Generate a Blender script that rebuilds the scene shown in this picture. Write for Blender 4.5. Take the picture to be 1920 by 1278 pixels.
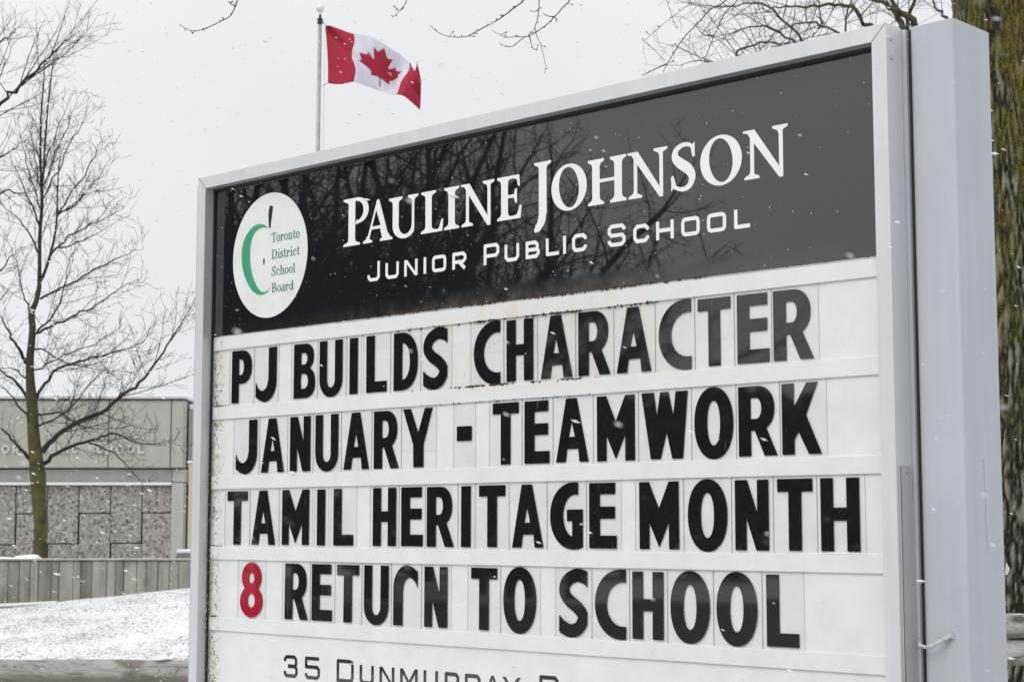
import bpy, math, random
from math import sin, cos, pi, radians
from mathutils import Vector, Matrix, noise
from mathutils.geometry import delaunay_2d_cdt

for o in list(bpy.data.objects):
    bpy.data.objects.remove(o)
SC = bpy.context.scene
COL = SC.collection
R = random.Random(7)

# ------------------------------------------------------------------ camera
EYE = 1.65
FPX = 3261.7            # focal length in pixels of a 1920 wide frame
PITCH = 0.10585
cam_d = bpy.data.cameras.new('camera')
cam = bpy.data.objects.new('camera', cam_d)
COL.objects.link(cam)
cam.location = (0, 0, EYE)
cam.rotation_euler = (pi/2 + PITCH, 0, 0)
cam_d.sensor_width = 36
cam_d.lens = FPX/1920*36
cam_d.clip_start = 0.05
cam_d.clip_end = 4000
cam_d.dof.use_dof = True
cam_d.dof.focus_distance = 5.7
cam_d.dof.aperture_fstop = 13
SC.camera = cam

# ------------------------------------------------------------------ sky, sun, exposure
SUN_EL, SUN_AZ = radians(48), radians(232)     # azimuth: direction the light comes from, clockwise from +Y
world = bpy.data.worlds.new('World')
SC.world = world
world.use_nodes = True
nt = world.node_tree
nt.nodes.clear()
out = nt.nodes.new('ShaderNodeOutputWorld')
bg = nt.nodes.new('ShaderNodeBackground')
bg.inputs['Strength'].default_value = 0.1
sky = nt.nodes.new('ShaderNodeTexSky')
sky.sky_type = 'NISHITA'
sky.sun_disc = False
sky.sun_elevation = SUN_EL
sky.sun_rotation = SUN_AZ
sky.dust_density = 6
tc = nt.nodes.new('ShaderNodeTexCoord')
sep = nt.nodes.new('ShaderNodeSeparateXYZ')
nt.links.new(tc.outputs['Generated'], sep.inputs[0])
ramp = nt.nodes.new('ShaderNodeMapRange')       # an overcast sky grows brighter towards the zenith
ramp.interpolation_type = 'SMOOTHERSTEP'
ramp.inputs['From Min'].default_value = 0.0
ramp.inputs['From Max'].default_value = 1.0
ramp.inputs['To Min'].default_value = 8.35
ramp.inputs['To Max'].default_value = 12.0
nt.links.new(sep.outputs['Z'], ramp.inputs['Value'])
cl = nt.nodes.new('ShaderNodeTexNoise')
cl.inputs['Scale'].default_value = 3.0
cl.inputs['Detail'].default_value = 5
nt.links.new(tc.outputs['Generated'], cl.inputs['Vector'])
cm = nt.nodes.new('ShaderNodeMapRange')
cm.inputs['From Min'].default_value = 0.3
cm.inputs['From Max'].default_value = 0.7
cm.inputs['To Min'].default_value = 0.965
cm.inputs['To Max'].default_value = 1.035
nt.links.new(cl.outputs[0], cm.inputs['Value'])
mul = nt.nodes.new('ShaderNodeMath'); mul.operation = 'MULTIPLY'
nt.links.new(ramp.outputs[0], mul.inputs[0]); nt.links.new(cm.outputs[0], mul.inputs[1])
vm = nt.nodes.new('ShaderNodeVectorMath'); vm.operation = 'SCALE'
vm.inputs[0].default_value = (0.955, 0.975, 1.0)
nt.links.new(mul.outputs[0], vm.inputs['Scale'])
mx = nt.nodes.new('ShaderNodeMix'); mx.data_type = 'RGBA'
mx.inputs['Factor'].default_value = 0.96
nt.links.new(sky.outputs[0], mx.inputs['A'])
nt.links.new(vm.outputs[0], mx.inputs['B'])
nt.links.new(mx.outputs['Result'], bg.inputs['Color'])
nt.links.new(bg.outputs[0], out.inputs[0])

sun_d = bpy.data.lights.new('sun', 'SUN')
sun_d.energy = 1.35
sun_d.angle = radians(35)
sun_d.color = (1.0, 0.975, 0.94)
sun = bpy.data.objects.new('sun', sun_d)
COL.objects.link(sun)
sdir = Vector((sin(SUN_AZ)*cos(SUN_EL), cos(SUN_AZ)*cos(SUN_EL), sin(SUN_EL)))
sun.rotation_euler = sdir.to_track_quat('Z', 'Y').to_euler()
sun.location = (0, 0, 30)

SC.view_settings.view_transform = 'Standard'
SC.view_settings.look = 'None'
SC.view_settings.exposure = 0.06
SC.view_settings.gamma = 1.0
SC.view_settings.use_curve_mapping = False
SC.cycles.max_bounces = 8
SC.cycles.transparent_max_bounces = 12

# ------------------------------------------------------------------ helpers
def tag(o, label=None, cat=None, group=None, kind=None):
    if label: o['label'] = label
    if cat: o['category'] = cat
    if group: o['group'] = group
    if kind: o['kind'] = kind
    return o

def empty(name, loc=(0, 0, 0), rz=0, parent=None):
    o = bpy.data.objects.new(name, None)
    o.empty_display_size = 0.1
    COL.objects.link(o)
    o.location = loc
    o.rotation_euler = (0, 0, rz)
    if parent: o.parent = parent
    return o

def mobj(name, V, F, mat, parent=None, smooth=False, loc=None, rot=None):
    me = bpy.data.meshes.new(name)
    me.from_pydata([tuple(v) for v in V], [], F)
    if isinstance(mat, (list, tuple)):
        for m in mat: me.materials.append(m)
    else:
        me.materials.append(mat)
    if smooth:
        me.polygons.foreach_set('use_smooth', [True]*len(me.polygons))
    me.update()
    o = bpy.data.objects.new(name, me)
    COL.objects.link(o)
    if parent: o.parent = parent
    if loc is not None: o.location = loc
    if rot is not None: o.rotation_euler = rot
    return o

def link(name, me, parent=None, loc=(0, 0, 0), rot=(0, 0, 0), scale=(1, 1, 1)):
    o = bpy.data.objects.new(name, me)
    COL.objects.link(o)
    if parent: o.parent = parent
    o.location = loc; o.rotation_euler = rot; o.scale = scale
    return o

def box_vf(x0, x1, y0, y1, z0, z1, b=0.0):
    """box, its four lengthways edges and ends bevelled by b"""
    if b <= 0:
        V = [(x0,y0,z0),(x1,y0,z0),(x1,y1,z0),(x0,y1,z0),(x0,y0,z1),(x1,y0,z1),(x1,y1,z1),(x0,y1,z1)]
        F = [(0,3,2,1),(4,5,6,7),(0,1,5,4),(1,2,6,5),(2,3,7,6),(3,0,4,7)]
        return V, F
    V = []; idx = {}
    for ix, (xa, xi) in enumerate(((x0, x0+b), (x1, x1-b))):
        for iy, (ya, yi) in enumerate(((y0, y0+b), (y1, y1-b))):
            for iz, (za, zi) in enumerate(((z0, z0+b), (z1, z1-b))):
                idx[ix, iy, iz] = len(V)
                V += [(xa, yi, zi), (xi, ya, zi), (xi, yi, za)]
    def v(ix, iy, iz, k): return idx[ix, iy, iz]+k
    F = []
    F.append([v(0,0,0,0), v(0,0,1,0), v(0,1,1,0), v(0,1,0,0)])
    F.append([v(1,0,0,0), v(1,1,0,0), v(1,1,1,0), v(1,0,1,0)])
    F.append([v(0,0,0,1), v(1,0,0,1), v(1,0,1,1), v(0,0,1,1)])
    F.append([v(0,1,0,1), v(0,1,1,1), v(1,1,1,1), v(1,1,0,1)])
    F.append([v(0,0,0,2), v(0,1,0,2), v(1,1,0,2), v(1,0,0,2)])
    F.append([v(0,0,1,2), v(1,0,1,2), v(1,1,1,2), v(0,1,1,2)])
    for ix in (0, 1):
        for iy in (0, 1):
            q = [v(ix,iy,0,0), v(ix,iy,0,1), v(ix,iy,1,1), v(ix,iy,1,0)]
            F.append(q if ix == iy else q[::-1])
    for ix in (0, 1):
        for iz in (0, 1):
            q = [v(ix,0,iz,0), v(ix,1,iz,0), v(ix,1,iz,2), v(ix,0,iz,2)]
            F.append(q if ix == iz else q[::-1])
    for iy in (0, 1):
        for iz in (0, 1):
            q = [v(0,iy,iz,1), v(0,iy,iz,2), v(1,iy,iz,2), v(1,iy,iz,1)]
            F.append(q if iy == iz else q[::-1])
    for ix in (0, 1):
        for iy in (0, 1):
            for iz in (0, 1):
                t = [v(ix,iy,iz,0), v(ix,iy,iz,1), v(ix,iy,iz,2)]
                F.append(t if (ix+iy+iz) % 2 else t[::-1])
    return V, F

def box(name, x0, x1, y0, y1, z0, z1, mat, parent=None, b=0.0):
    V, F = box_vf(x0, x1, y0, y1, z0, z1, b)
    return mobj(name, V, F, mat, parent)

class MB:
    def __init__(s): s.V = []; s.F = []
    def add(s, V, F):
        n = len(s.V); s.V += [tuple(v) for v in V]; s.F += [tuple(i+n for i in f) for f in F]
    def build(s, name, mat, parent=None, smooth=False): return mobj(name, s.V, s.F, mat, parent, smooth)

def tube(mb, pts, rad, sides):
    """tapered tube through pts"""
    V = mb.V; F = mb.F; base = len(V); n = len(pts)
    up = Vector((0.3, 0.2, 1))
    prev = None
    for i, p in enumerate(pts):
        d = (pts[min(i+1, n-1)] - pts[max(i-1, 0)])
        if d.length < 1e-9: d = Vector((0, 0, 1))
        d.normalize()
        if prev is None:
            a = d.cross(up)
            if a.length < 1e-3: a = d.cross(Vector((1, 0, 0)))
        else:
            a = prev - d*prev.dot(d)
        a.normalize(); prev = a
        b = d.cross(a)
        r = rad[i]
        for k in range(sides):
            t = 2*pi*k/sides
            ca = cos(t)*r; sa = sin(t)*r
            V.append((p.x+a.x*ca+b.x*sa, p.y+a.y*ca+b.y*sa, p.z+a.z*ca+b.z*sa))
    for i in range(n-1):
        for k in range(sides):
            k2 = (k+1) % sides
            F.append((base+i*sides+k, base+i*sides+k2, base+(i+1)*sides+k2, base+(i+1)*sides+k))
    F.append(tuple(base+(n-1)*sides+k for k in range(sides)))

# ------------------------------------------------------------------ materials
def new_mat(name):
    m = bpy.data.materials.new(name)
    m.use_nodes = True
    t = m.node_tree
    b = t.nodes['Principled BSDF']
    return m, t, b

def nd(t, typ, **kw):
    n = t.nodes.new(typ)
    for k, v in kw.items():
        if k in n.inputs.keys(): n.inputs[k].default_value = v
        else: setattr(n, k, v)
    return n

def rampc(t, fac, stops):
    r = t.nodes.new('ShaderNodeValToRGB')
    t.links.new(fac, r.inputs[0])
    e = r.color_ramp.elements
    while len(e) > 1: e.remove(e[-1])
    e[0].position = stops[0][0]; e[0].color = (*stops[0][1], 1)
    for p, c in stops[1:]:
        x = e.new(p); x.color = (*c, 1)
    return r.outputs[0]

def mixc(t, fac, a, b):
    m = t.nodes.new('ShaderNodeMix'); m.data_type = 'RGBA'
    if isinstance(fac, float): m.inputs['Factor'].default_value = fac
    else: t.links.new(fac, m.inputs['Factor'])
    for k, x in (('A', a), ('B', b)):
        if isinstance(x, tuple): m.inputs[k].default_value = (*x, 1)
        else: t.links.new(x, m.inputs[k])
    return m.outputs['Result']

def math_(t, op, a, b=None, clamp=False):
    m = t.nodes.new('ShaderNodeMath'); m.operation = op; m.use_clamp = clamp
    for i, x in enumerate((a, b)):
        if x is None: continue
        if isinstance(x, (int, float)): m.inputs[i].default_value = x
        else: t.links.new(x, m.inputs[i])
    return m.outputs[0]

def coords(t, kind='Object', scale=(1, 1, 1)):
    c = t.nodes.new('ShaderNodeTexCoord')
    mp = t.nodes.new('ShaderNodeMapping')
    mp.inputs['Scale'].default_value = scale
    t.links.new(c.outputs[kind], mp.inputs[0])
    return mp.outputs[0]

def wpos(t, scale=(1, 1, 1)):
    c = t.nodes.new('ShaderNodeNewGeometry')
    mp = t.nodes.new('ShaderNodeMapping')
    mp.inputs['Scale'].default_value = scale
    t.links.new(c.outputs['Position'], mp.inputs[0])
    return mp.outputs[0]

def noise_(t, vec, scale, detail=4, rough=0.55, dist=0.0):
    n = t.nodes.new('ShaderNodeTexNoise')
    n.inputs['Scale'].default_value = scale
    n.inputs['Detail'].default_value = detail
    n.inputs['Roughness'].default_value = rough
    n.inputs['Distortion'].default_value = dist
    t.links.new(vec, n.inputs['Vector'])
    return n.outputs[0]

def maprange(t, v, a, b, c=0.0, d=1.0, smooth=False):
    m = t.nodes.new('ShaderNodeMapRange')
    if smooth: m.interpolation_type = 'SMOOTHSTEP'
    t.links.new(v, m.inputs[0])
    for i, x in enumerate((a, b, c, d)): m.inputs[i+1].default_value = x
    return m.outputs[0]

def bump(t, b, h, strength=0.3, dist=0.01):
    n = t.nodes.new('ShaderNodeBump')
    n.inputs['Strength'].default_value = strength
    n.inputs['Distance'].default_value = dist
    t.links.new(h, n.inputs['Height'])
    t.links.new(n.outputs[0], b.inputs['Normal'])

def plain(name, c, rough=0.6, ior=1.5, metal=0.0, var=0.06, scale=8, bmp=0.0, bscale=60):
    m, t, b = new_mat(name)
    v = coords(t)
    n = noise_(t, v, scale, 4)
    lo = tuple(x*(1-var) for x in c); hi = tuple(min(1, x*(1+var)) for x in c)
    t.links.new(rampc(t, n, [(0.3, lo), (0.7, hi)]), b.inputs['Base Color'])
    b.inputs['Roughness'].default_value = rough
    b.inputs['IOR'].default_value = ior
    b.inputs['Metallic'].default_value = metal
    if bmp: bump(t, b, noise_(t, v, bscale, 3), bmp, 0.002)
    return m

def mat_sign_plastic():
    """white plastic of the reader board: algae at the left edge, rust run from the middle, faint dust"""
    m, t, b = new_mat('sign_white_plastic')
    v = coords(t)
    sx = nd(t, 'ShaderNodeSeparateXYZ'); t.links.new(v, sx.inputs[0])
    X, Z = sx.outputs['X'], sx.outputs['Z']
    fine = noise_(t, v, 55, 6, 0.7)
    mid = noise_(t, v, 9, 5, 0.6)
    streak = noise_(t, coords(t, scale=(60, 1, 3)), 1.0, 4, 0.6)
    base = rampc(t, mid, [(0.3, (0.685, 0.69, 0.688)), (0.7, (0.765, 0.77, 0.775))])
    # algae near the left edge
    edge = maprange(t, X, 0.11, 0.0, 0, 1, True)
    a1 = math_(t, 'MULTIPLY', edge, maprange(t, mid, 0.38, 0.62))
    base = mixc(t, math_(t, 'MULTIPLY', a1, 0.55), base, (0.50, 0.49, 0.30))
    spots = math_(t, 'MULTIPLY', maprange(t, X, 0.075, 0.012, 0, 1, True), maprange(t, fine, 0.52, 0.62))
    base = mixc(t, math_(t, 'MULTIPLY', spots, 0.75), base, (0.16, 0.15, 0.05))
    edge2 = maprange(t, X, 0.02, -0.02, 0, 1, True)
    base = mixc(t, math_(t, 'MULTIPLY', edge2, 0.8), base, (0.09, 0.09, 0.075))
    # rust and yellowing round the middle of the upper rows
    cx = math_(t, 'ABSOLUTE', math_(t, 'SUBTRACT', X, 1.65))
    midm = maprange(t, cx, 0.75, 0.15, 0, 1, True)
    zz = math_(t, 'MULTIPLY', maprange(t, Z, 2.02, 2.12, 0, 1, True), midm)
    y1 = math_(t, 'MULTIPLY', zz, maprange(t, mid, 0.42, 0.66))
    base = mixc(t, math_(t, 'MULTIPLY', y1, 0.5), base, (0.60, 0.50, 0.30))
    y2 = math_(t, 'MULTIPLY', zz, maprange(t, fine, 0.6, 0.7))
    base = mixc(t, math_(t, 'MULTIPLY', y2, 0.45), base, (0.33, 0.20, 0.10))
    base = mixc(t, math_(t, 'MULTIPLY', maprange(t, streak, 0.62, 0.8), 0.25), base, (0.58, 0.59, 0.58))
    dots = noise_(t, v, 130, 2, 0.5)
    base = mixc(t, math_(t, 'MULTIPLY', maprange(t, dots, 0.755, 0.78), 0.6), base, (0.2, 0.2, 0.19))
    t.links.new(base, b.inputs['Base Color'])
    b.inputs['Roughness'].default_value = 0.24
    b.inputs['IOR'].default_value = 1.5
    bump(t, b, noise_(t, v, 5, 2), 0.15, 0.004)
    return m

def mat_black_gloss():
    m, t, b = new_mat('sign_black_gloss')
    v = coords(t)
    sx = nd(t, 'ShaderNodeSeparateXYZ'); t.links.new(v, sx.inputs[0])
    Z = sx.outputs['Z']
    n = noise_(t, v, 14, 6, 0.7)
    f = noise_(t, v, 90, 5, 0.7)
    grime = math_(t, 'MULTIPLY', maprange(t, Z, EYE+0.760, EYE+0.695, 0, 1, True), maprange(t, n, 0.35, 0.7))
    cx = math_(t, 'ABSOLUTE', math_(t, 'SUBTRACT', sx.outputs['X'], 1.55))
    grime = math_(t, 'MULTIPLY', grime, maprange(t, cx, 1.3, 0.3, 0.15, 1.0))
    base = mixc(t, math_(t, 'MULTIPLY', grime, 0.38), (0.011, 0.012, 0.015), (0.16, 0.15, 0.11))
    low = maprange(t, Z, EYE+0.712, EYE+0.697, 0, 1, True)
    rust = math_(t, 'MULTIPLY', math_(t, 'MULTIPLY', low, maprange(t, f, 0.45, 0.6)), maprange(t, cx, 1.2, 0.2, 0.2, 1.0))
    base = mixc(t, math_(t, 'MULTIPLY', rust, 0.85), base, (0.10, 0.055, 0.025))
    t.links.new(base, b.inputs['Base Color'])
    rr = math_(t, 'ADD', math_(t, 'MULTIPLY', grime, 0.35), 0.014)
    t.links.new(rr, b.inputs['Roughness'])
    b.inputs['IOR'].default_value = 1.92
    bump(t, b, noise_(t, v, 2.5, 1), 0.012, 0.004)
    return m

def mat_letter(name, c, spec=1.78):
    m, t, b = new_mat(name)
    v = wpos(t)
    n = noise_(t, v, 60, 5, 0.7)
    sc = noise_(t, wpos(t, (120, 120, 6)), 1.0, 3)
    base = mixc(t, maprange(t, n, 0.55, 0.8, 0, 0.35), c, tuple(min(1, x*1.3+0.035) for x in c))
    base = mixc(t, maprange(t, sc, 0.70, 0.76, 0, 0.35), base, (0.3, 0.3, 0.3))
    t.links.new(base, b.inputs['Base Color'])
    b.inputs['Roughness'].default_value = 0.03
    b.inputs['IOR'].default_value = spec
    bump(t, b, noise_(t, v, 5, 1), 0.04, 0.004)
    return m

def mat_clear():
    m = bpy.data.materials.new('clear_acrylic'); m.use_nodes = True
    t = m.node_tree; t.nodes.clear()
    o = nd(t, 'ShaderNodeOutputMaterial')
    tr = nd(t, 'ShaderNodeBsdfTransparent'); tr.inputs[0].default_value = (0.994, 0.995, 0.995, 1)
    gl = nd(t, 'ShaderNodeBsdfGlossy'); gl.inputs['Roughness'].default_value = 0.1
    fr = nd(t, 'ShaderNodeFresnel'); fr.inputs[0].default_value = 1.35
    mx = nd(t, 'ShaderNodeMixShader')
    ge = nd(t, 'ShaderNodeNewGeometry')
    ff = math_(t, 'MULTIPLY', fr.outputs[0], math_(t, 'SUBTRACT', 1.0, ge.outputs['Backfacing']))
    t.links.new(ff, mx.inputs[0]); t.links.new(tr.outputs[0], mx.inputs[1]); t.links.new(gl.outputs[0], mx.inputs[2])
    t.links.new(mx.outputs[0], o.inputs[0])
    return m

def mat_alu(name, c, rough=0.38, metal=0.25, streaks=0.05):
    m, t, b = new_mat(name)
    v = coords(t)
    n = noise_(t, v, 4, 5, 0.6)
    s = noise_(t, coords(t, scale=(30, 30, 1.2)), 1.0, 5, 0.6)
    f = noise_(t, v, 150, 2)
    k = math_(t, 'ADD', math_(t, 'MULTIPLY', n, 0.5), math_(t, 'MULTIPLY', s, 0.5))
    base = rampc(t, k, [(0.35, tuple(x*(1-streaks) for x in c)), (0.65, tuple(min(1, x*(1+streaks)) for x in c))])
    base = mixc(t, maprange(t, f, 0.76, 0.79, 0, 0.5), base, (0.2, 0.2, 0.2))
    t.links.new(base, b.inputs['Base Color'])
    b.inputs['Metallic'].default_value = metal
    t.links.new(maprange(t, n, 0.3, 0.7, rough-0.05, rough+0.08), b.inputs['Roughness'])
    bump(t, b, n, 0.05, 0.003)
    return m

def mat_bark(name, dark, light, moss=None, mz=(0, 1), scale=1.0, mossw=1.0):
    m, t, b = new_mat(name)
    v = wpos(t, (1, 1, 0.3))
    n = noise_(t, v, 14*scale, 7, 0.7, 0.4)
    n2 = noise_(t, wpos(t), 3.5*scale, 5, 0.6)
    base = rampc(t, n, [(0.32, dark), (0.62, light)])
    if moss:
        g = nd(t, 'ShaderNodeNewGeometry')
        s = nd(t, 'ShaderNodeSeparateXYZ'); t.links.new(g.outputs['Position'], s.inputs[0])
        h = maprange(t, s.outputs['Z'], mz[1], mz[0], 0, 1, True)
        k = math_(t, 'MULTIPLY', math_(t, 'MULTIPLY', h, maprange(t, n2, 0.36, 0.6)), mossw)
        base = mixc(t, k, base, moss)
    t.links.new(base, b.inputs['Base Color'])
    b.inputs['Roughness'].default_value = 0.9
    bump(t, b, n, 0.8, 0.02)
    return m

M = {}
M['white'] = mat_sign_plastic()
M['black'] = mat_black_gloss()
M['letter'] = mat_letter('letter_black', (0.011, 0.011, 0.012))
M['red'] = mat_letter('letter_red', (0.36, 0.012, 0.028), 1.5)
M['clear'] = mat_clear()
M['edge'] = plain('clear_plate_edge', (0.40, 0.41, 0.41), 0.4)
M['vinyl'] = plain('vinyl_white', (0.80, 0.80, 0.81), 0.35, var=0.03)
M['disc'] = plain('disc_white', (0.74, 0.74, 0.735), 0.3, var=0.06, scale=12)
M['green'] = plain('logo_green', (0.045, 0.33, 0.17), 0.3, 1.6, var=0.15, scale=20)
M['greentext'] = plain('logo_text_green', (0.05, 0.19, 0.115), 0.35, var=0.1)
M['logoblack'] = plain('logo_black', (0.02, 0.02, 0.02), 0.3)
M['frame'] = mat_alu('anodised_frame', (0.65, 0.67, 0.69))
M['frame_in'] = mat_alu('frame_reveal', (0.56, 0.58, 0.59), 0.3, 0.4)
M['post'] = mat_alu('post_paint_shaded', (0.46, 0.49, 0.525), 0.42, 0.05, 0.06)  # frame finish darkened: shade on posts and cabinet back put into the colour
M['cover'] = mat_alu('hinge_cover', (0.50, 0.51, 0.52), 0.35, 0.4)
M['screw'] = plain('screw_steel', (0.55, 0.56, 0.57), 0.25, metal=0.9)
M['dark'] = plain('dark_matte', (0.02, 0.02, 0.02), 0.6)
M['snow'] = plain('snow', (0.76, 0.765, 0.79), 0.8, var=0.03, scale=30, bmp=0.4, bscale=90)
M['tape'] = plain('old_tape', (0.52, 0.52, 0.50), 0.5, var=0.3, scale=120)
M['paper'] = plain('paper_scrap', (0.72, 0.72, 0.70), 0.7)
M['smudge'] = plain('smudge_grey', (0.38, 0.40, 0.43), 0.55)

# ------------------------------------------------------------------ 2-D shapes -> flat solids
def rect(x0, z0, x1, z1): return [(x0, z0), (x1, z0), (x1, z1), (x0, z1)]
def ell(cx, cz, rx, rz, n=36, p=2.0):
    r = []
    for i in range(n):
        a = 2*pi*i/n
        c, s = cos(a), sin(a)
        r.append((cx+rx*math.copysign(abs(c)**(2/p), c), cz+rz*math.copysign(abs(s)**(2/p), s)))
    return r
def stroke(pts, w):
    """polygon round an open path; w is one width or a list"""
    n = len(pts)
    ws = w if isinstance(w, (list, tuple)) else [w]*n
    L = []; Rr = []
    for i, (x, z) in enumerate(pts):
        def dd(a, b):
            dx, dz = b[0]-a[0], b[1]-a[1]; l = math.hypot(dx, dz) or 1; return dx/l, dz/l
        if i == 0: d1 = d2 = dd(pts[0], pts[1])
        elif i == n-1: d1 = d2 = dd(pts[-2], pts[-1])
        else: d1 = dd(pts[i-1], pts[i]); d2 = dd(pts[i], pts[i+1])
        nx, nz = -(d1[1]+d2[1]), d1[0]+d2[0]
        l = math.hypot(nx, nz) or 1; nx /= l; nz /= l
        k = max(0.35, nx*-d1[1]+nz*d1[0])
        h = ws[i]/2/k
        L.append((x+nx*h, z+nz*h)); Rr.append((x-nx*h, z-nz*h))
    return L+Rr[::-1]
def spline(P, n=6):
    out = []
    Q = [P[0]]+list(P)+[P[-1]]
    for i in range(1, len(Q)-2):
        a, b, c, d = Q[i-1:i+3]
        for k in range(n):
            t = k/n
            out.append(tuple(0.5*(2*b[j]+(c[j]-a[j])*t+(2*a[j]-5*b[j]+4*c[j]-d[j])*t*t+(-a[j]+3*b[j]-3*c[j]+d[j])*t**3) for j in range(len(b))))
    out.append(tuple(P[-1]))
    return out

def cdt(polys):
    """polys: list of (+1/-1, points), later ones win. Returns verts, tris"""
    vs = []; fs = []
    for s, p in polys:
        ar = sum(p[i][0]*p[(i+1) % len(p)][1]-p[(i+1) % len(p)][0]*p[i][1] for i in range(len(p)))
        q = list(p) if ar > 0 else list(p)[::-1]
        fs.append(list(range(len(vs), len(vs)+len(q))))
        vs += [Vector(v) for v in q]
    v2, e2, f2, ov, oe, of = delaunay_2d_cdt(vs, [], fs, 0, 1e-6, True)
    tris = []
    for f, o in zip(f2, of):
        if o and polys[max(o)][0] > 0: tris.append(tuple(f))
    return v2, tris

def flat_solid(name, polys, mat, y0, th, parent, ox=0.0, oz=0.0, tilt=0.0):
    """raised shape facing -y: front face at y0, back at y0+th"""
    v2, tris = cdt(polys)
    used = sorted({i for t in tris for i in t})
    mp = {u: k for k, u in enumerate(used)}
    n = len(used)
    V = [(v2[u][0]+ox, y0+v2[u][1]*tilt, v2[u][1]+oz) for u in used]
    V += [(v2[u][0]+ox, y0+th+v2[u][1]*tilt, v2[u][1]+oz) for u in used]
    F = []; edges = {}
    for t in tris:
        a = [mp[i] for i in t]
        p = [v2[i] for i in t]
        ar = (p[1][0]-p[0][0])*(p[2][1]-p[0][1])-(p[2][0]-p[0][0])*(p[1][1]-p[0][1])
        if ar < 0: a = a[::-1]
        F.append(tuple(a))
        for i in range(3):
            edges[(a[i], a[(i+1) % 3])] = 1
    for (a, b) in list(edges):
        if (b, a) not in edges:
            F.append((b, a, a+n, b+n))
    return mobj(name, V, F, mat, parent)

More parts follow.
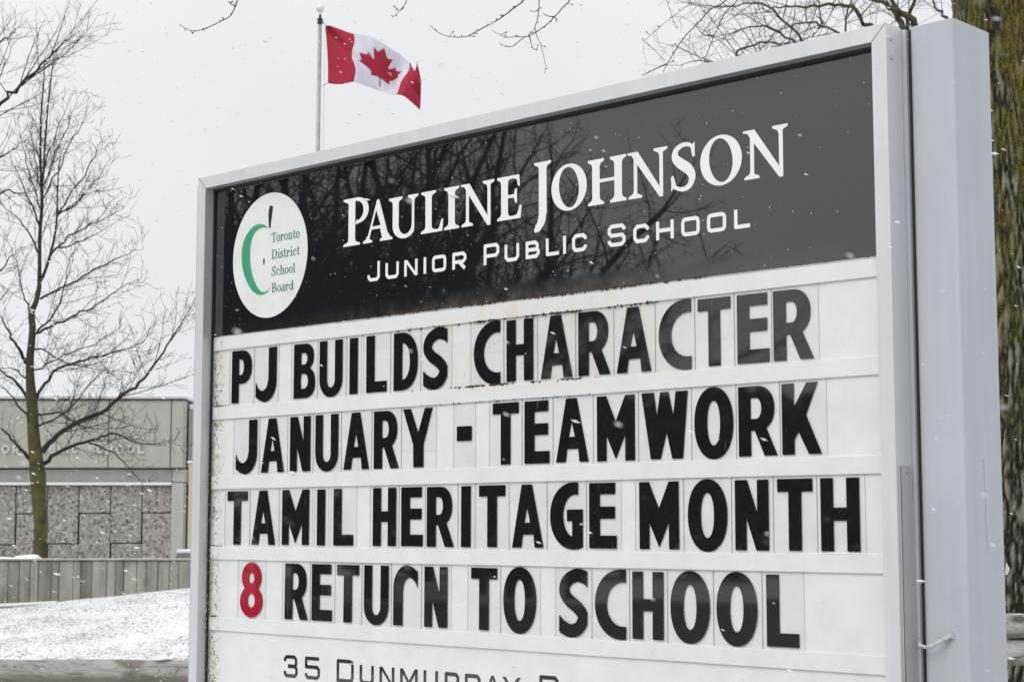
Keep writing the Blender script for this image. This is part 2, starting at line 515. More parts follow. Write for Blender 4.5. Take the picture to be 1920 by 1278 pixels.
# ---- condensed bold capitals of the changeable letters (height H, width w)
H = 0.190
def G(ch, w):
    t = 0.0405; b = 0.034
    if ch == 'I': return [(1, rect(0, 0, w, H))]
    if ch == 'L': return [(1, rect(0, 0, t, H)), (1, rect(0, 0, w, 0.036))]
    if ch == 'T': return [(1, rect(0, H-b, w, H)), (1, rect(w/2-t/2, 0, w/2+t/2, H))]
    if ch == 'E': return [(1, rect(0, 0, t, H)), (1, rect(0, H-0.033, w*.95, H)), (1, rect(0, .086, w*.94, .121)), (1, rect(0, 0, w, .037))]
    if ch == 'H': return [(1, rect(0, 0, t*.95, H)), (1, rect(w-t*.95, 0, w, H)), (1, rect(0, .079, w, .113))]
    if ch == 'A': return [(1, [(0, 0), (w*.315, H), (w*.64, H), (w, 0)]), (-1, [(w*.395, .075), (w*.585, .075), (w*.487, .123)]),
                          (-1, [(w*.285, -.01), (w*.345, .039), (w*.69, .039), (w*.735, -.01)])]
    if ch in 'PR':
        r = [(1, rect(0, 0, t, H)), (1, rect(0, .069, w*.5, H)), (1, ell(w*.5, .1295, w*(.43 if ch == 'R' else .49), .0605, 36, 2.2)),
             (-1, rect(t, .101, w*.46, .158)), (-1, ell(w*.46, .1295, w*.14, .0285, 24, 2.1)), (1, rect(0, 0, t, H))]
        if ch == 'R': r.append((1, [(w*.37, .083), (w*.69, .083), (w, 0), (w*.67, 0)]))
        return r
    if ch == 'B': return [(1, rect(0, 0, w*.5, H)), (1, ell(w*.5, .145, w*.43, .045, 30, 2.4)), (1, ell(w*.5, .054, w*.5, .054, 30, 2.4)),
                          (-1, rect(t*.95, .117, w*.5, .158)), (-1, ell(w*.5, .1375, w*.14, .0205, 20)),
                          (-1, rect(t*.95, .033, w*.5, .085)), (-1, ell(w*.5, .059, w*.18, .026, 20))]
    if ch == 'D': return [(1, rect(0, 0, w*.34, H)), (1, ell(w*.34, H/2, w*.66, H/2, 44, 2.25)), (-1, rect(w*.35, .034, w*.36, H-.034)),
                          (-1, ell(w*.35, H/2, w*.33, .061, 32, 2.2)), (-1, rect(-w, -.02, 0, H+.02)), (1, rect(0, 0, w*.35, H))]
    if ch == 'U': return [(1, rect(0, .06, w, H)), (1, ell(w/2, .06, w/2, .064, 40, 2.1)), (-1, rect(.038, .055, w-.038, H+.01)), (-1, ell(w/2, .055, w/2-.038, .027, 24))]
    if ch in 'Jr':
        s = .070
        outer = [(w*.43+w*.57*cos(a), s+(s+.004)*sin(a)) for a in [-(i/14)*pi*.5 for i in range(15)]]
        outer += [(w*.2, .003), (0, .016)]
        inner = spline([(0, .068), (w*.12, .047), (w*.34, .036), (w*.54, .05), (w*.62, .08)], 5)
        p = [(w, H)]+outer+inner+[(w*.62, H)]
        if ch == 'r': p = [(w-x, H-z) for x, z in p]
        return [(1, p)]
    if ch == 'S':
        sp = spline([(1.12, .80), (.93, .885), (.60, .925), (.27, .835), (.17, .68), (.33, .545), (.64, .43), (.83, .29), (.70, .13), (.42, .07), (.10, .13), (-.1, .22)], 5)
        r = [(1, stroke([(x*w, z*H) for x, z in sp], .0385)), (-1, rect(w*.97, -.02, w*1.5, H*1.1)), (-1, rect(-w*.6, -.02, 0, H*1.1))]
        return r
    if ch == 'C': return [(1, ell(w*.86, H/2, w*.86, H/2+.005, 56, 2.1)), (-1, ell(w*.92, H/2, w*.54, .063, 40, 2.1)), (-1, rect(w, -.05, w*2, H+.05))]
    if ch == 'G': return [(1, ell(w*.72, H/2, w*.72, H/2+.004, 56, 2.1)), (-1, ell(w*.78, H/2, w*.38, .063, 40, 2.1)), (-1, rect(w*.86, H*.3, w*2, H+.05)),
                          (-1, rect(w*.72, H*.3, w*.86, H*.72)), (1, rect(w*.52, H*.42, w, H*.60)), (1, rect(w*.68, H*.16, w, H*.5)), (1, [(w*.5, .004), (w*.8, .006), (w, H*.17), (w*.68, H*.2)]),
                          (-1, [(w, -.05), (w*2, -.05), (w*2, H*.6), (w, H*.6)])]
    if ch == 'N': return [(1, rect(0, 0, w*.335, H)), (1, rect(w*.665, 0, w, H)), (1, [(0, H), (w*.36, H), (w, 0), (w*.63, 0)])]
    if ch == 'M': return [(1, rect(0, 0, w*.25, H)), (1, rect(w*.75, 0, w, H)), (1, [(0, H), (w*.245, H), (w*.5, .6*H), (w*.755, H), (w, H), (w, .6*H), (w*.75, .40*H), (w*.5, .03*H), (w*.25, .40*H), (0, .6*H)])]
    if ch == 'W': return [(1, [(0, H), (w*.27, H), (w*.335, H*.635), (w*.41, H), (w*.585, H), (w*.69, H*.635), (w*.745, H), (w, H), (w*.89, 0), (w*.665, 0), (w*.545, H*.4), (w*.41, 0), (w*.2, 0)])]
    if ch == 'Y': return [(1, [(0, H), (w*.26, H), (w*.52, H*.585), (w*.745, H), (w, H), (w*.70, H*.38), (w*.70, 0), (w*.365, 0), (w*.355, H*.38)])]
    if ch == 'K': return [(1, rect(0, 0, w*.31, H)), (1, [(w*.3, .655*H), (w*.64, H), (w*.92, H), (w*.615, .55*H), (w, 0), (w*.68, 0), (w*.42, .32*H), (w*.3, .2*H)])]
    if ch == 'O': return [(1, ell(w/2, H/2, w/2, H/2+.005, 56, 2.15)), (-1, ell(w/2, H/2, w*.168, .062, 40, 2.2))]
    if ch == '-': return [(1, rect(0, H*.41, w, H*.41+.046))]
    if ch == '8': return [(1, ell(w*.5, .73*H, w*.44, .275*H, 40)), (1, ell(w*.5, .285*H, w*.5, .295*H, 44)), (-1, ell(w*.5, .716*H, w*.13, .1*H, 28)), (-1, ell(w*.5, .30*H, w*.17, .133*H, 28))]
    return [(1, rect(0, 0, w, H))]

# ---- roman capitals with serifs
def serif(xc, hw, st, z, up=1):
    a = .0065; b_ = .014
    return [(xc-hw, z), (xc+hw, z), (xc+hw, z+a*up), (xc+st/2+.003, z+b_*up), (xc+st/2, z+b_*1.6*up), (xc-st/2, z+b_*1.6*up), (xc-st/2-.003, z+b_*up), (xc-hw, z+a*up)]
def RG(ch, w, h):
    st = .029; th = .011
    if ch == 'I': return [(1, rect(w/2-st/2, 0, w/2+st/2, h)), (1, serif(w/2, w/2, st, 0)), (1, serif(w/2, w/2, st, h, -1))]
    if ch == 'L':
        xc = w*.34
        return [(1, rect(xc-st/2, 0, xc+st/2, h)), (1, serif(xc, w*.33, st, h, -1)), (1, serif(xc, w*.34, st, 0)), (1, rect(xc, 0, w*.93, .009)),
                (1, [(w*.55, .006), (w*.80, .010), (w*.93, .040), (w, .040), (w*.95, 0), (w*.55, 0)])]
    if ch == 'E':
        xc = w*.30
        return [(1, rect(xc-st/2, 0, xc+st/2, h)), (1, serif(xc, w*.30, st, h, -1)), (1, serif(xc, w*.30, st, 0)), (1, rect(xc, h-.010, w*.9, h)), (1, rect(xc, 0, w*.93, .010)),
                (1, [(w*.7, h), (w*.9, h), (w*.93, h-.036), (w*.86, h-.036), (w*.80, h-.014), (w*.62, h-.008)]), (1, rect(xc, h*.49, w*.72, h*.49+.010)),
                (1, [(w*.74, h*.49-.018), (w*.81, h*.49-.018), (w*.81, h*.49+.027), (w*.74, h*.49+.027), (w*.68, h*.49+.008), (w*.68, h*.49+.002)]),
                (1, [(w*.60, .008), (w*.82, .014), (w*.92, .040), (w, .040), (w*.95, 0), (w*.6, 0)])]
    if ch == 'H':
        a, b_ = w*.21, w*.79
        r = []
        for xc in (a, b_): r += [(1, rect(xc-st/2, 0, xc+st/2, h)), (1, serif(xc, w*.21, st, 0)), (1, serif(xc, w*.21, st, h, -1))]
        return r+[(1, rect(a, h*.48, b_, h*.48+.010))]
    if ch == 'N':
        return [(1, rect(w*.155, 0, w*.155+th+.002, h-.01)), (1, serif(w*.19, w*.17, th, 0)), (1, rect(w*.80, 0, w*.80+th+.002, h)), (1, serif(w*.83, w*.17, th, h, -1)),
                (1, [(w*.0, h), (w*.255, h), (w*.875, h*.06), (w*.885, -.006), (w*.80, -.006), (w*.16, h-.022), (w*.10, h-.009), (0, h-.006)])]
    if ch == 'A':
        return [(1, [(w*.475, h+.004), (w*.545, h+.004), (w*.90, 0), (w*.68, 0), (w*.445, h*.79), (w*.185, 0), (w*.11, 0)]), (1, serif(w*.155, w*.155, th*.7, 0)), (1, serif(w*.79, w*.21, st*.9, 0)),
                (1, rect(w*.27, h*.315, w*.68, h*.315+.010)), (-1, [(w*.315, h*.315+.011), (w*.60, h*.315+.011), (w*.452, h*.77)])]
    if ch == 'U':
        xl, xr = w*.235, w*.83
        o = [(xl-st/2, h), (xl-st/2, h*.30)]+[(w*.53+(w*.53-xl+st/2)*cos(a), h*.30+(h*.30+.004)*sin(a)) for a in [pi+i/16*pi for i in range(17)] if True]
        o = [(min(x, xr+th/2), z) for x, z in o]+[(xr+th/2, h*.30), (xr+th/2, h)]
        inn = [(xl+st/2, h*1.05), (xl+st/2, h*.32)]+[((xl+st/2+xr-th/2)/2+((xr-th/2)-(xl+st/2))/2*cos(a), h*.32+(h*.25)*sin(a)) for a in [pi+i/14*pi for i in range(15)]]+[(xr-th/2, h*1.05)]
        return [(1, o), (-1, inn), (1, serif(xl, w*.235, st, h, -1)), (1, serif(xr, w*.17, th, h, -1))]
    if ch == 'O': 
        inn = [(w/2+(x-w/2)*cos(.16)-(z-h/2)*sin(.16)*.5, h/2+(z-h/2)) for x, z in ell(w/2, h/2, w*.285, h*.455, 40)]
        return [(1, ell(w/2, h/2, w/2, h/2+.003, 48)), (-1, inn)]
    if ch == 'P':
        xc = w*.335
        return [(1, ell(w*.52, h*.725, w*.48, h*.277, 40, 2.1)), (-1, ell(w*.47, h*.72, w*.33, h*.215, 32, 2.1)), (-1, rect(-.02, h*.3, w*.50, h*.92)), (-1, rect(0, h*.40, w*.50, h*.50)),
                (1, rect(xc-.034/2, 0, xc+.034/2, h)), (1, rect(xc, h*.935, w*.55, h)), (1, stroke([(w*.55, h*.477), (w*.51, h*.49)], .016)),
                (1, serif(xc, w*.33, .034, 0)), (1, [(0, h-.006), (0, h), (w*.4, h), (w*.4, h-.02), (xc-.017, h-.018)])]
    if ch == 'J':
        xc = w*.50; s2 = .032
        tail = stroke(spline([(xc, .03), (xc-.001, 0), (xc-.008, -.026), (xc-.024, -.044), (xc-.035, -.050)], 4), [s2]*1+[s2*.95]*8+[s2*.8]*4+[.014]*3+[.004])
        return [(1, rect(xc-s2/2, 0.0, xc+s2/2, h)), (1, serif(xc, w*.46, s2, h, -1)), (1, tail)]
    if ch == 'S':
        sp = spline([(.86, .70), (.80, .90), (.52, .965), (.24, .88), (.19, .72), (.38, .58), (.66, .44), (.80, .27), (.70, .09), (.44, .03), (.14, .12), (.08, .32)], 5)
        n = len(sp); ws = []
        for i in range(n):
            u = i/(n-1); ws.append(.010+.021*math.exp(-((u-.5)/.22)**2))
        return [(1, stroke([(x*w, z*h) for x, z in sp], ws)), (1, [(w*.82, h*.68), (w*.90, h*.68), (w*.90, h*.99), (w*.84, h*.95), (w*.76, h*.86)]),
                (1, [(w*.05, h*.34), (w*.12, h*.34), (w*.22, h*.13), (w*.10, h*.07), (w*.04, h*.01)])]

# ---- squared gothic capitals, one stroke width
def BG(ch, w, h, t=.0112):
    r = []
    for it in BG_(ch, w, h, t):
        if isinstance(it, tuple): r.append(it); continue
        pts = [it[0]]
        for p in it[1:]:
            if math.hypot(p[0]-pts[-1][0], p[1]-pts[-1][1]) > 1e-5: pts.append(p)
        for i in range(len(pts)-1):
            r.append((1, stroke(pts[i:i+2], t)))
            if i: r.append((1, ell(pts[i][0], pts[i][1], t/2, t/2, 16)))
    return r
def BG_(ch, w, h, t=.0112):
    a = t/2; c = .0085 if t < .02 else t*.7
    x0, x1, z0, z1 = a, w-a, a, h-a; zm = h*.50
    S = lambda *p: list(p)
    cr = lambda x, z, sx, sz: [(x, z+sz*c), (x+sx*c*.3, z+sz*c*.3), (x+sx*c, z)]
    if ch == 'I': return [S((w/2, 0), (w/2, h))]
    if ch == 'L': return [S((x0, h), (x0, z0), (w, z0))]
    if ch == 'J': return [S((x1, h), *[(x1, z0+c), (x1-c, z0)], *[(x0+c, z0), (x0, z0+c)], (x0, h*.34))]
    if ch == 'U': return [S((x1, h), (x1, z0+c), (x1-c, z0), (x0+c, z0), (x0, z0+c), (x0, h))]
    if ch == 'O':
        return [(1, [(c+a, 0), (w-c-a, 0), (w-a*.7, a*.7), (w, c+a), (w, h-c-a), (w-a*.7, h-a*.7), (w-c-a, h), (c+a, h), (a*.7, h-a*.7), (0, h-c-a), (0, c+a), (a*.7, a*.7)]),
                (-1, [(t+.003, t), (w-t-.003, t), (w-t, t+.003), (w-t, h-t-.003), (w-t-.003, h-t), (t+.003, h-t), (t, h-t-.003), (t, t+.003)])]
    if ch == 'C': return [S((x1, h*.70), (x1, z1-c), (x1-c, z1), (x0+c, z1), (x0, z1-c), (x0, z0+c), (x0+c, z0), (x1-c, z0), (x1, z0+c), (x1, h*.30))]
    if ch in 'PR':
        r = [S((x0, 0), (x0, z1), (x1-c, z1), (x1, z1-c), (x1, h*.42+c), (x1-c, h*.42), (x0, h*.42))]
        if ch == 'R': r.append(S((w*.48, h*.42), (w-a*1.2, 0)))
        return r
    if ch == 'B': return [S((x0, 0), (x0, z1), (x1-c-.004, z1), (x1-.004, z1-c), (x1-.004, zm+c*.6), (x1-c*.6, zm), (x0, zm)), S((x0, z0), (x1-c, z0), (x1, z0+c), (x1, zm-c*.6), (x1-c*.6, zm))]
    if ch == 'D': return [S((x0, 0), (x0, z1), (x1-c*1.6, z1), (x1-c*.4, z1-c*.4), (x1, z1-c*1.6), (x1, z0+c*1.6), (x1-c*.4, z0+c*.4), (x1-c*1.6, z0), (x0, z0))]
    if ch == 'N': return [S((x0, 0), (x0, h)), S((x1, 0), (x1, h)), (1, [(0, h), (t*1.1, h), (w, 0), (w-t*1.1, 0)])]
    if ch == 'M': return [S((x0, 0), (x0, h)), S((x1, 0), (x1, h)), (1, [(0, h), (t*1.1, h), (w/2, h*.38), (w-t*1.1, h), (w, h), (w/2, h*.12)])]
    if ch == 'H': return [S((x0, 0), (x0, h)), S((x1, 0), (x1, h)), S((x0, zm), (x1, zm))]
    if ch == 'A': return [(1, [(0, 0), (w*.43, h), (w*.57, h), (w, 0), (w-t*1.1, 0), (w/2, h*.86), (t*1.1, 0)]), S((w*.2, h*.28), (w*.8, h*.28))]
    if ch == 'Y': return [(1, [(0, h), (t*1.2, h), (w/2, h*.5), (w-t*1.2, h), (w, h), (w/2+a, h*.42), (w/2+a, 0), (w/2-a, 0), (w/2-a, h*.42)])]
    if ch == 'S': return [S((x1, h*.72), (x1, z1-c), (x1-c, z1), (x0+c, z1), (x0, z1-c), (x0, zm+c), (x0+c, zm), (x1-c, zm), (x1, zm-c), (x1, z0+c), (x1-c, z0), (x0+c, z0), (x0, z0+c), (x0, h*.28))]
    if ch == '3': return [S((x0, h*.72), (x0, z1-c), (x0+c, z1), (x1-c-.003, z1), (x1-.003, z1-c), (x1-.003, zm+c), (x1-c, zm+.001), (w*.3, zm+.001)),
                          S((w*.3, zm), (x1-c, zm), (x1, zm-c), (x1, z0+c), (x1-c, z0), (x0+c, z0), (x0, z0+c), (x0, h*.28))]
    if ch == '5': return [S((w*.93, z1), (x0, z1), (x0, h*.55), (x1-c, h*.55), (x1, h*.55-c), (x1, z0+c), (x1-c, z0), (x0+c, z0), (x0, z0+c), (x0, h*.25))]

# ---- small slab-serif letters of the disc (x-height xh, cap cp); returns polys, advance
XH, CP = .0225, .0335
def SL(ch):
    s, th = .0046, .0017
    st = lambda x, h, b=1, tp=1: [(1, rect(x-s/2, 0, x+s/2, h))]+([(1, rect(x-.0062, 0, x+.0062, th))] if b else [])+([(1, rect(x-.0055, h-th, x+s/2, h))] if tp else [])
    bowl = lambda x, w, h=XH: [(1, ell(x+w/2, h/2, w/2, h/2+.0006, 20)), (-1, ell(x+w/2, h/2, w/2-.0042, h/2-.0018, 16))]
    if ch == 'o': return bowl(.001, .0185), .0205
    if ch == 'T': return [(1, rect(.0005, CP-th*1.2, .0245, CP)), (1, rect(.0005, CP-.009, .0022, CP)), (1, rect(.0228, CP-.009, .0245, CP))]+[(1, rect(.0125-s/2, 0, .0125+s/2, CP)), (1, rect(.0055, 0, .0195, th))], .0250
    if ch == 'D': return [(1, ell(.0115, CP/2, .0155, CP/2, 28)), (-1, ell(.0095, CP/2, .0118, CP/2-.0018, 24)), (-1, rect(-.02, -.01, .004, CP+.01)), (1, rect(.004, 0, .004+s, CP)), (1, rect(0, 0, .012, th)), (1, rect(0, CP-th, .012, CP))], .0295
    if ch == 'B': return [(1, ell(.012, CP*.75, .0105, CP*.25, 20)), (-1, ell(.011, CP*.75, .0065, CP*.25-.0017, 16)), (1, ell(.012, CP*.26, .0125, CP*.265, 20)), (-1, ell(.011, CP*.26, .008, CP*.26-.0017, 16)),
                          (-1, rect(-.02, -.01, .004, CP+.01)), (1, rect(.004, 0, .004+s, CP)), (1, rect(0, 0, .012, th)), (1, rect(0, CP-th, .012, CP))], .0265
    if ch == 'S' or ch == 's':
        w, h = (.0225, CP) if ch == 'S' else (.0150, XH)
        sp = spline([(.86, .68), (.80, .88), (.5, .965), (.22, .87), (.17, .71), (.40, .56), (.66, .44), (.82, .26), (.72, .09), (.45, .03), (.16, .12), (.10, .33)], 4)
        n = len(sp); ws = [.0022+.0026*math.exp(-((i/(n-1)-.5)/.25)**2) for i in range(n)]
        return [(1, stroke([(x*w, z*h) for x, z in sp], ws)), (1, rect(w*.83, h*.66, w*.92, h)), (1, rect(w*.04, 0, w*.13, h*.34))], w+.001
    if ch == 'n' or ch == 'h':
        hh = XH if ch == 'n' else CP
        r = st(.0062, hh)
        r += [(1, stroke(spline([(.0075, XH*.70), (.0115, XH*.96), (.0155, XH*.95), (.0178, XH*.72), (.0178, 0)], 4), [.0018]*4+[.0022]*4+[.0035]*4+[.0045]*5)), (1, rect(.0118, 0, .0238, th))]
        return r, .0240
    if ch == 'r': return st(.0058, XH)+[(1, stroke(spline([(.0075, XH*.6), (.0105, XH*.9), (.0145, XH*.93)], 4), .002)), (1, ell(.0145, XH*.83, .0026, .0030, 12))], .0180
    if ch == 'i': return st(.0060, XH)+[(1, ell(.0060, CP*.95, .0029, .0032, 14))], .0128
    if ch == 'l': return st(.0060, CP), .0125
    if ch == 't': return [(1, rect(.0045, .003, .0045+s, XH*1.33)), (1, rect(.0005, XH-th, .0135, XH)), (1, stroke(spline([(.0068, .006), (.0080, .0010), (.0115, .0008), (.0140, .0050)], 4), .002))], .0150
    if ch == 'c': return [(1, ell(.0100, XH/2, .0090, XH/2+.0006, 24)), (-1, ell(.0112, XH/2, .0060, XH/2-.0018, 18)), (-1, rect(.0145, XH*.28, .03, XH*.66)), (1, ell(.0152, XH*.76, .0026, .0030, 12))], .0190
    if ch == 'd': return bowl(.001, .0165)+[(1, rect(.0150, 0, .0150+s, CP)), (1, rect(.0118, CP-th, .0150, CP)), (1, rect(.0150, 0, .0230, th))], .0235
    if ch == 'a': return [(1, ell(.0070, XH*.28, .0062, XH*.29, 18)), (-1, ell(.0078, XH*.28, .0030, XH*.19, 14)), (1, stroke(spline([(.0030, XH*.76), (.0060, XH*.97), (.0110, XH*.95), (.0132, XH*.75), (.0132, .002), (.0165, .0008)], 4), [.0024]*8+[.0042]*9+[.003]*3+[.002]))], .0185

# ------------------------------------------------------------------ the sign
SX, SY, SA = -1.09901, 6.39171, 0.75866
sign = empty('school_sign', (SX, SY, 0), -SA)
tag(sign, 'silver framed school name board with black header and white letter rails between two grey posts', 'sign')
Z = lambda z: z+EYE
FL, FR, FT, FB = -0.063, 2.8815, Z(1.2915), Z(-0.80)
BW = 0.0435; FY = -0.040

def mitred(name, pts_outer, pts_inner):
    """one bar of the mitred frame: quads outer->inner at the front, plus depth"""
    (a, b_), (c, d) = pts_outer, pts_inner
    V = []
    e = 0.0006
    for y in (FY, 0.036):
        for p in (a, b_, d, c): V.append((p[0], y, p[1]))
    F = [(0, 1, 2, 3), (7, 6, 5, 4), (0, 4, 5, 1), (2, 6, 7, 3), (1, 5, 6, 2), (0, 3, 7, 4)]
    o = mobj(name, V, F, [M['frame'], M['frame_in']], sign)
    o.data.polygons[3].material_index = 1
    bm = o.modifiers.new('bevel', 'BEVEL'); bm.width = 0.0008; bm.segments = 2
    return o
g = 0.0004
mitred('frame_bar', ((FL+g, FT), (FR-g, FT)), ((FL+BW+g, FT-BW), (FR-BW-g, FT-BW)))
mitred('frame_bar', ((FR, FT-g), (FR, FB+g)), ((FR-BW, FT-BW-g), (FR-BW, FB+BW+g)))
mitred('frame_bar', ((FR-g, FB), (FL+g, FB)), ((FR-BW-g, FB+BW), (FL+BW+g, FB+BW)))
mitred('frame_bar', ((FL, FB+g), (FL, FT-g)), ((FL+BW, FB+BW+g), (FL+BW, FT-BW-g)))
for (xo, zo, xi, zi) in ((FL, FT, FL+BW, FT-BW), (FR, FT, FR-BW, FT-BW)):
    l = math.hypot(xi-xo, zi-zo); nx_, nz_ = -(zi-zo)/l*.0007, (xi-xo)/l*.0007
    V = [(xo-nx_, FY-.0003, zo-nz_), (xi-nx_, FY-.0003, zi-nz_), (xi+nx_, FY-.0003, zi+nz_), (xo+nx_, FY-.0003, zo+nz_)]
    V += [(v[0], FY+.002, v[2]) for v in V]
    mobj('mitre_seam', V, [(0, 1, 2, 3), (3, 2, 1, 0), (0, 4, 5, 1), (2, 6, 7, 3)], M['dark'], sign)
# the cabinet body behind the front frame, inset a little
box('cabinet_back', FL+.012, FR+.0115, .0365, .066, FB+.004, FT-.004, M['post'], sign, .002)
box('cabinet_core', FL+.02, FR-.02, .0135, .0360, FB+.02, FT-.02, M['dark'], sign)
# dark strips along the top and left bars, standing in for shade
gk = MB()
gx0, gx1, gz0, gz1 = FL+BW+.0004, FR-BW-.0004, FB+BW+.0004, FT-BW-.0004
gk.add(*box_vf(gx0, gx1, -.004, .0055, gz1-.008, gz1)); gk.add(*box_vf(gx0, gx0+.0055, -.002, .0055, gz0, gz1-.0085))
gk.build('reveal_shade_strip', M['dark'], sign)
ZB = Z(.6935)        # boundary of the black header and the white board
box('white_panel', FL+BW-.002, FR-BW+.002, .006, .012, FB+BW-.002, ZB-.0003, M['white'], sign)
box('black_header_panel', FL+BW-.002, FR-BW+.002, .0052, .012, ZB+.0003, FT-BW+.002, M['black'], sign)

# rails
Z0, PIT, RH = .6894, .254, .0478
def rail_mesh():
    V = []; F = []
    n = 60
    prof = [(.0058, 0), (.0016, -.0006), (0.0, .0008), (0.0, RH-.0010), (.0012, RH), (.0058, RH)]
    for i in range(n+1):
        x = -.004+(2.826+.004)*i/n
        wv = .0010*noise.noise(Vector((x*3, 0, 5)))
        for (y, z) in prof:
            V.append((x, y, z-RH+(wv)))
    k = len(prof)
    for i in range(n):
        for j in range(k-1):
            F.append((i*k+j, (i+1)*k+j, (i+1)*k+j+1, i*k+j+1))
    F.append(tuple(range(k))[::-1]); F.append(tuple(n*k+j for j in range(k)))
    me = bpy.data.meshes.new('rail'); me.from_pydata(V, [], F); me.materials.append(M['white']); me.update()
    return me
# each rail carries its own dirt, so each is a mesh in sign coordinates
for i in range(5):
    me = rail_mesh()
    dz = Z(Z0-i*PIT)
    for v in me.vertices: v.co.z += dz
    link('letter_rail', me, sign)
# header retainer: a thin grey lip on top of the first rail
box('header_lip', .03, 2.82, .0012, .0050, Z(.6896), Z(.6945), M['cover'], sign, .0004)

# dirt and rust crumbs lodged along the ledges
cr = MB(); RR = random.Random(3)
for (zl, x0, x1, n, cen, wid) in ((Z(.6945), .02, .9, 110, .25, .35), (Z(.6945), .7, 2.3, 420, 1.55, .42), (Z(.6945), 1.9, 2.8, 60, 2.3, .4),
                             (Z(Z0-RH)-.0010, .7, 2.1, 330, 1.6, .25), (Z(Z0-PIT)+.0006, 1.0, 1.9, 260, 1.50, .17), (Z(Z0-PIT-RH)-.001, 1.1, 1.9, 70, 1.5, .2),
                             (Z(Z0-PIT)+.0006, 0, .12, 60, .03, .03), (Z(Z0-3*PIT)+.0006, 0, .1, 25, .02, .02), (Z(Z0-4*PIT)+.0006, 0, .1, 25, .02, .02)):
    for _ in range(n):
        x = RR.gauss(cen, wid)
        if x < x0 or x > x1 or noise.noise(Vector((x*9, zl*7, 2)))+.6*noise.noise(Vector((x*31, zl, 5))) < RR.uniform(-.35, .1): continue
        s = RR.uniform(.0006, .0019)*(1.5 if wid < .5 and n > 200 else 1); zc = zl+RR.uniform(-.0015, .0030)
        y = RR.uniform(.0005, .0040)
        V, F = box_vf(-s*RR.uniform(.8, 2.2), s, -s, s, -s*.7, s*.7)
        a = RR.uniform(0, 3)
        cr.add([(x+v[0]*cos(a)-v[2]*sin(a), y+v[1], zc+v[0]*sin(a)+v[2]*cos(a)) for v in V], F)
for _ in range(420):   # crumbs of algae down the left edge
    x = abs(RR.gauss(.012, .016))+.001; zc = RR.uniform(FB+.05, ZB-.02)
    if noise.noise(Vector((0, 0, zc*4))) < -.12: continue
    if any(Z(Z0-i*PIT-RH)-.002 < zc < Z(Z0-i*PIT)+.002 for i in range(5)) : continue
    s = RR.uniform(.0005, .0018)
    V, F = box_vf(-s, s, -.0004, .0006, -s, s*1.6)
    cr.add([(x+v[0], .0055+v[1], zc+v[2]) for v in V], F)
M['dirt'] = plain('rust_dirt', (0.050, 0.032, 0.018), 0.9, var=0.6, scale=60)
tag(cr.build('dirt_crumb', M['dirt'], sign), kind='stuff')

# header lettering
BL = .9508
for ch, a, b_, h in [('P', .7123, .8405, .164), ('A', .8138, .960, .139), ('U', .9425, 1.0843, .138), ('L', 1.0986, 1.203, .138), ('I', 1.2072, 1.2760, .138), ('N', 1.2842, 1.4333, .138), ('E', 1.4463, 1.5515, .138),
                     ('J', 1.6022, 1.6782, .163), ('O', 1.6765, 1.8192, .138), ('H', 1.8245, 1.9735, .138), ('N', 1.9788, 2.1277, .138), ('S', 2.1368, 2.2360, .138), ('O', 2.2454, 2.3897, .138), ('N', 2.395, 2.5437, .138)]:
    flat_solid('name_letter', RG(ch, b_-a, h), M['vinyl'], .0040, .0012, sign, a, Z(BL))
BL2 = .8180
for ch, a, b_, h in [('J', .8379, .8990, .066), ('U', .9278, .9925, .0545), ('N', 1.0198, 1.0830, .0545), ('I', 1.1119, 1.1240, .0545), ('O', 1.1522, 1.2170, .0545), ('R', 1.2462, 1.3092, .0545),
                     ('P', 1.3873, 1.455, .066), ('U', 1.4786, 1.5405, .0545), ('B', 1.5685, 1.6270, .0545), ('L', 1.6528, 1.7064, .0545), ('I', 1.7232, 1.7352, .0545), ('C', 1.7601, 1.8185, .0545),
                     ('S', 1.9006, 1.9690, .066), ('C', 1.9986, 2.0575, .0545), ('H', 2.0836, 2.1480, .0545), ('O', 2.1752, 2.2410, .0545), ('O', 2.2666, 2.3331, .0545), ('L', 2.3606, 2.4140, .0545)]:
    flat_solid('subtitle_letter', BG(ch, b_-a, h), M['vinyl'], .0040, .0012, sign, a, Z(BL2))

# the round emblem
disc = flat_solid('emblem_disc', [(1, ell(.3097, .967, .2119, .2262, 96))], M['disc'], .0040, .0012, sign, 0, EYE)
outer = [(.3004, 1.0653), (.2786, 1.0794), (.2516, 1.0861), (.2178, 1.0824), (.1841, 1.0627), (.1608, 1.0351), (.1501, .9974), (.1513, .9542), (.164, .9141), (.1855, .8777), (.2135, .8472), (.2409, .8319), (.2612, .827), (.2846, .8279), (.3044, .8358), (.3154, .8482)]
inner = [(.3150, .8484), (.3011, .8380), (.2831, .8352), (.2643, .8403), (.2437, .8571), (.2227, .8869), (.2083, .9182), (.1991, .9578), (.1981, .9965), (.2055, 1.0301), (.2252, 1.0579), (.252, 1.0697), (.2755, 1.0712), (.2960, 1.0665)]
flat_solid('apple_crescent', [(1, spline(outer, 4)+spline(inner, 4))], M['green'], .0030, .0009, disc, 0, EYE)
flat_solid('apple_stem', [(1, [(.3092, 1.1469), (.3180, 1.1450), (.3273, 1.1416), (.3215, 1.1105), (.3137, 1.0654), (.3057, 1.0664), (.3013, 1.1129), (.3035, 1.130)])], M['logoblack'], .0030, .0009, disc, 0, EYE)
flat_solid('apple_seed', [(1, ell(.2795, .9465, .0045, .0125, 20, 1.7))], M['logoblack'], .0030, .0009, disc, 0, EYE)
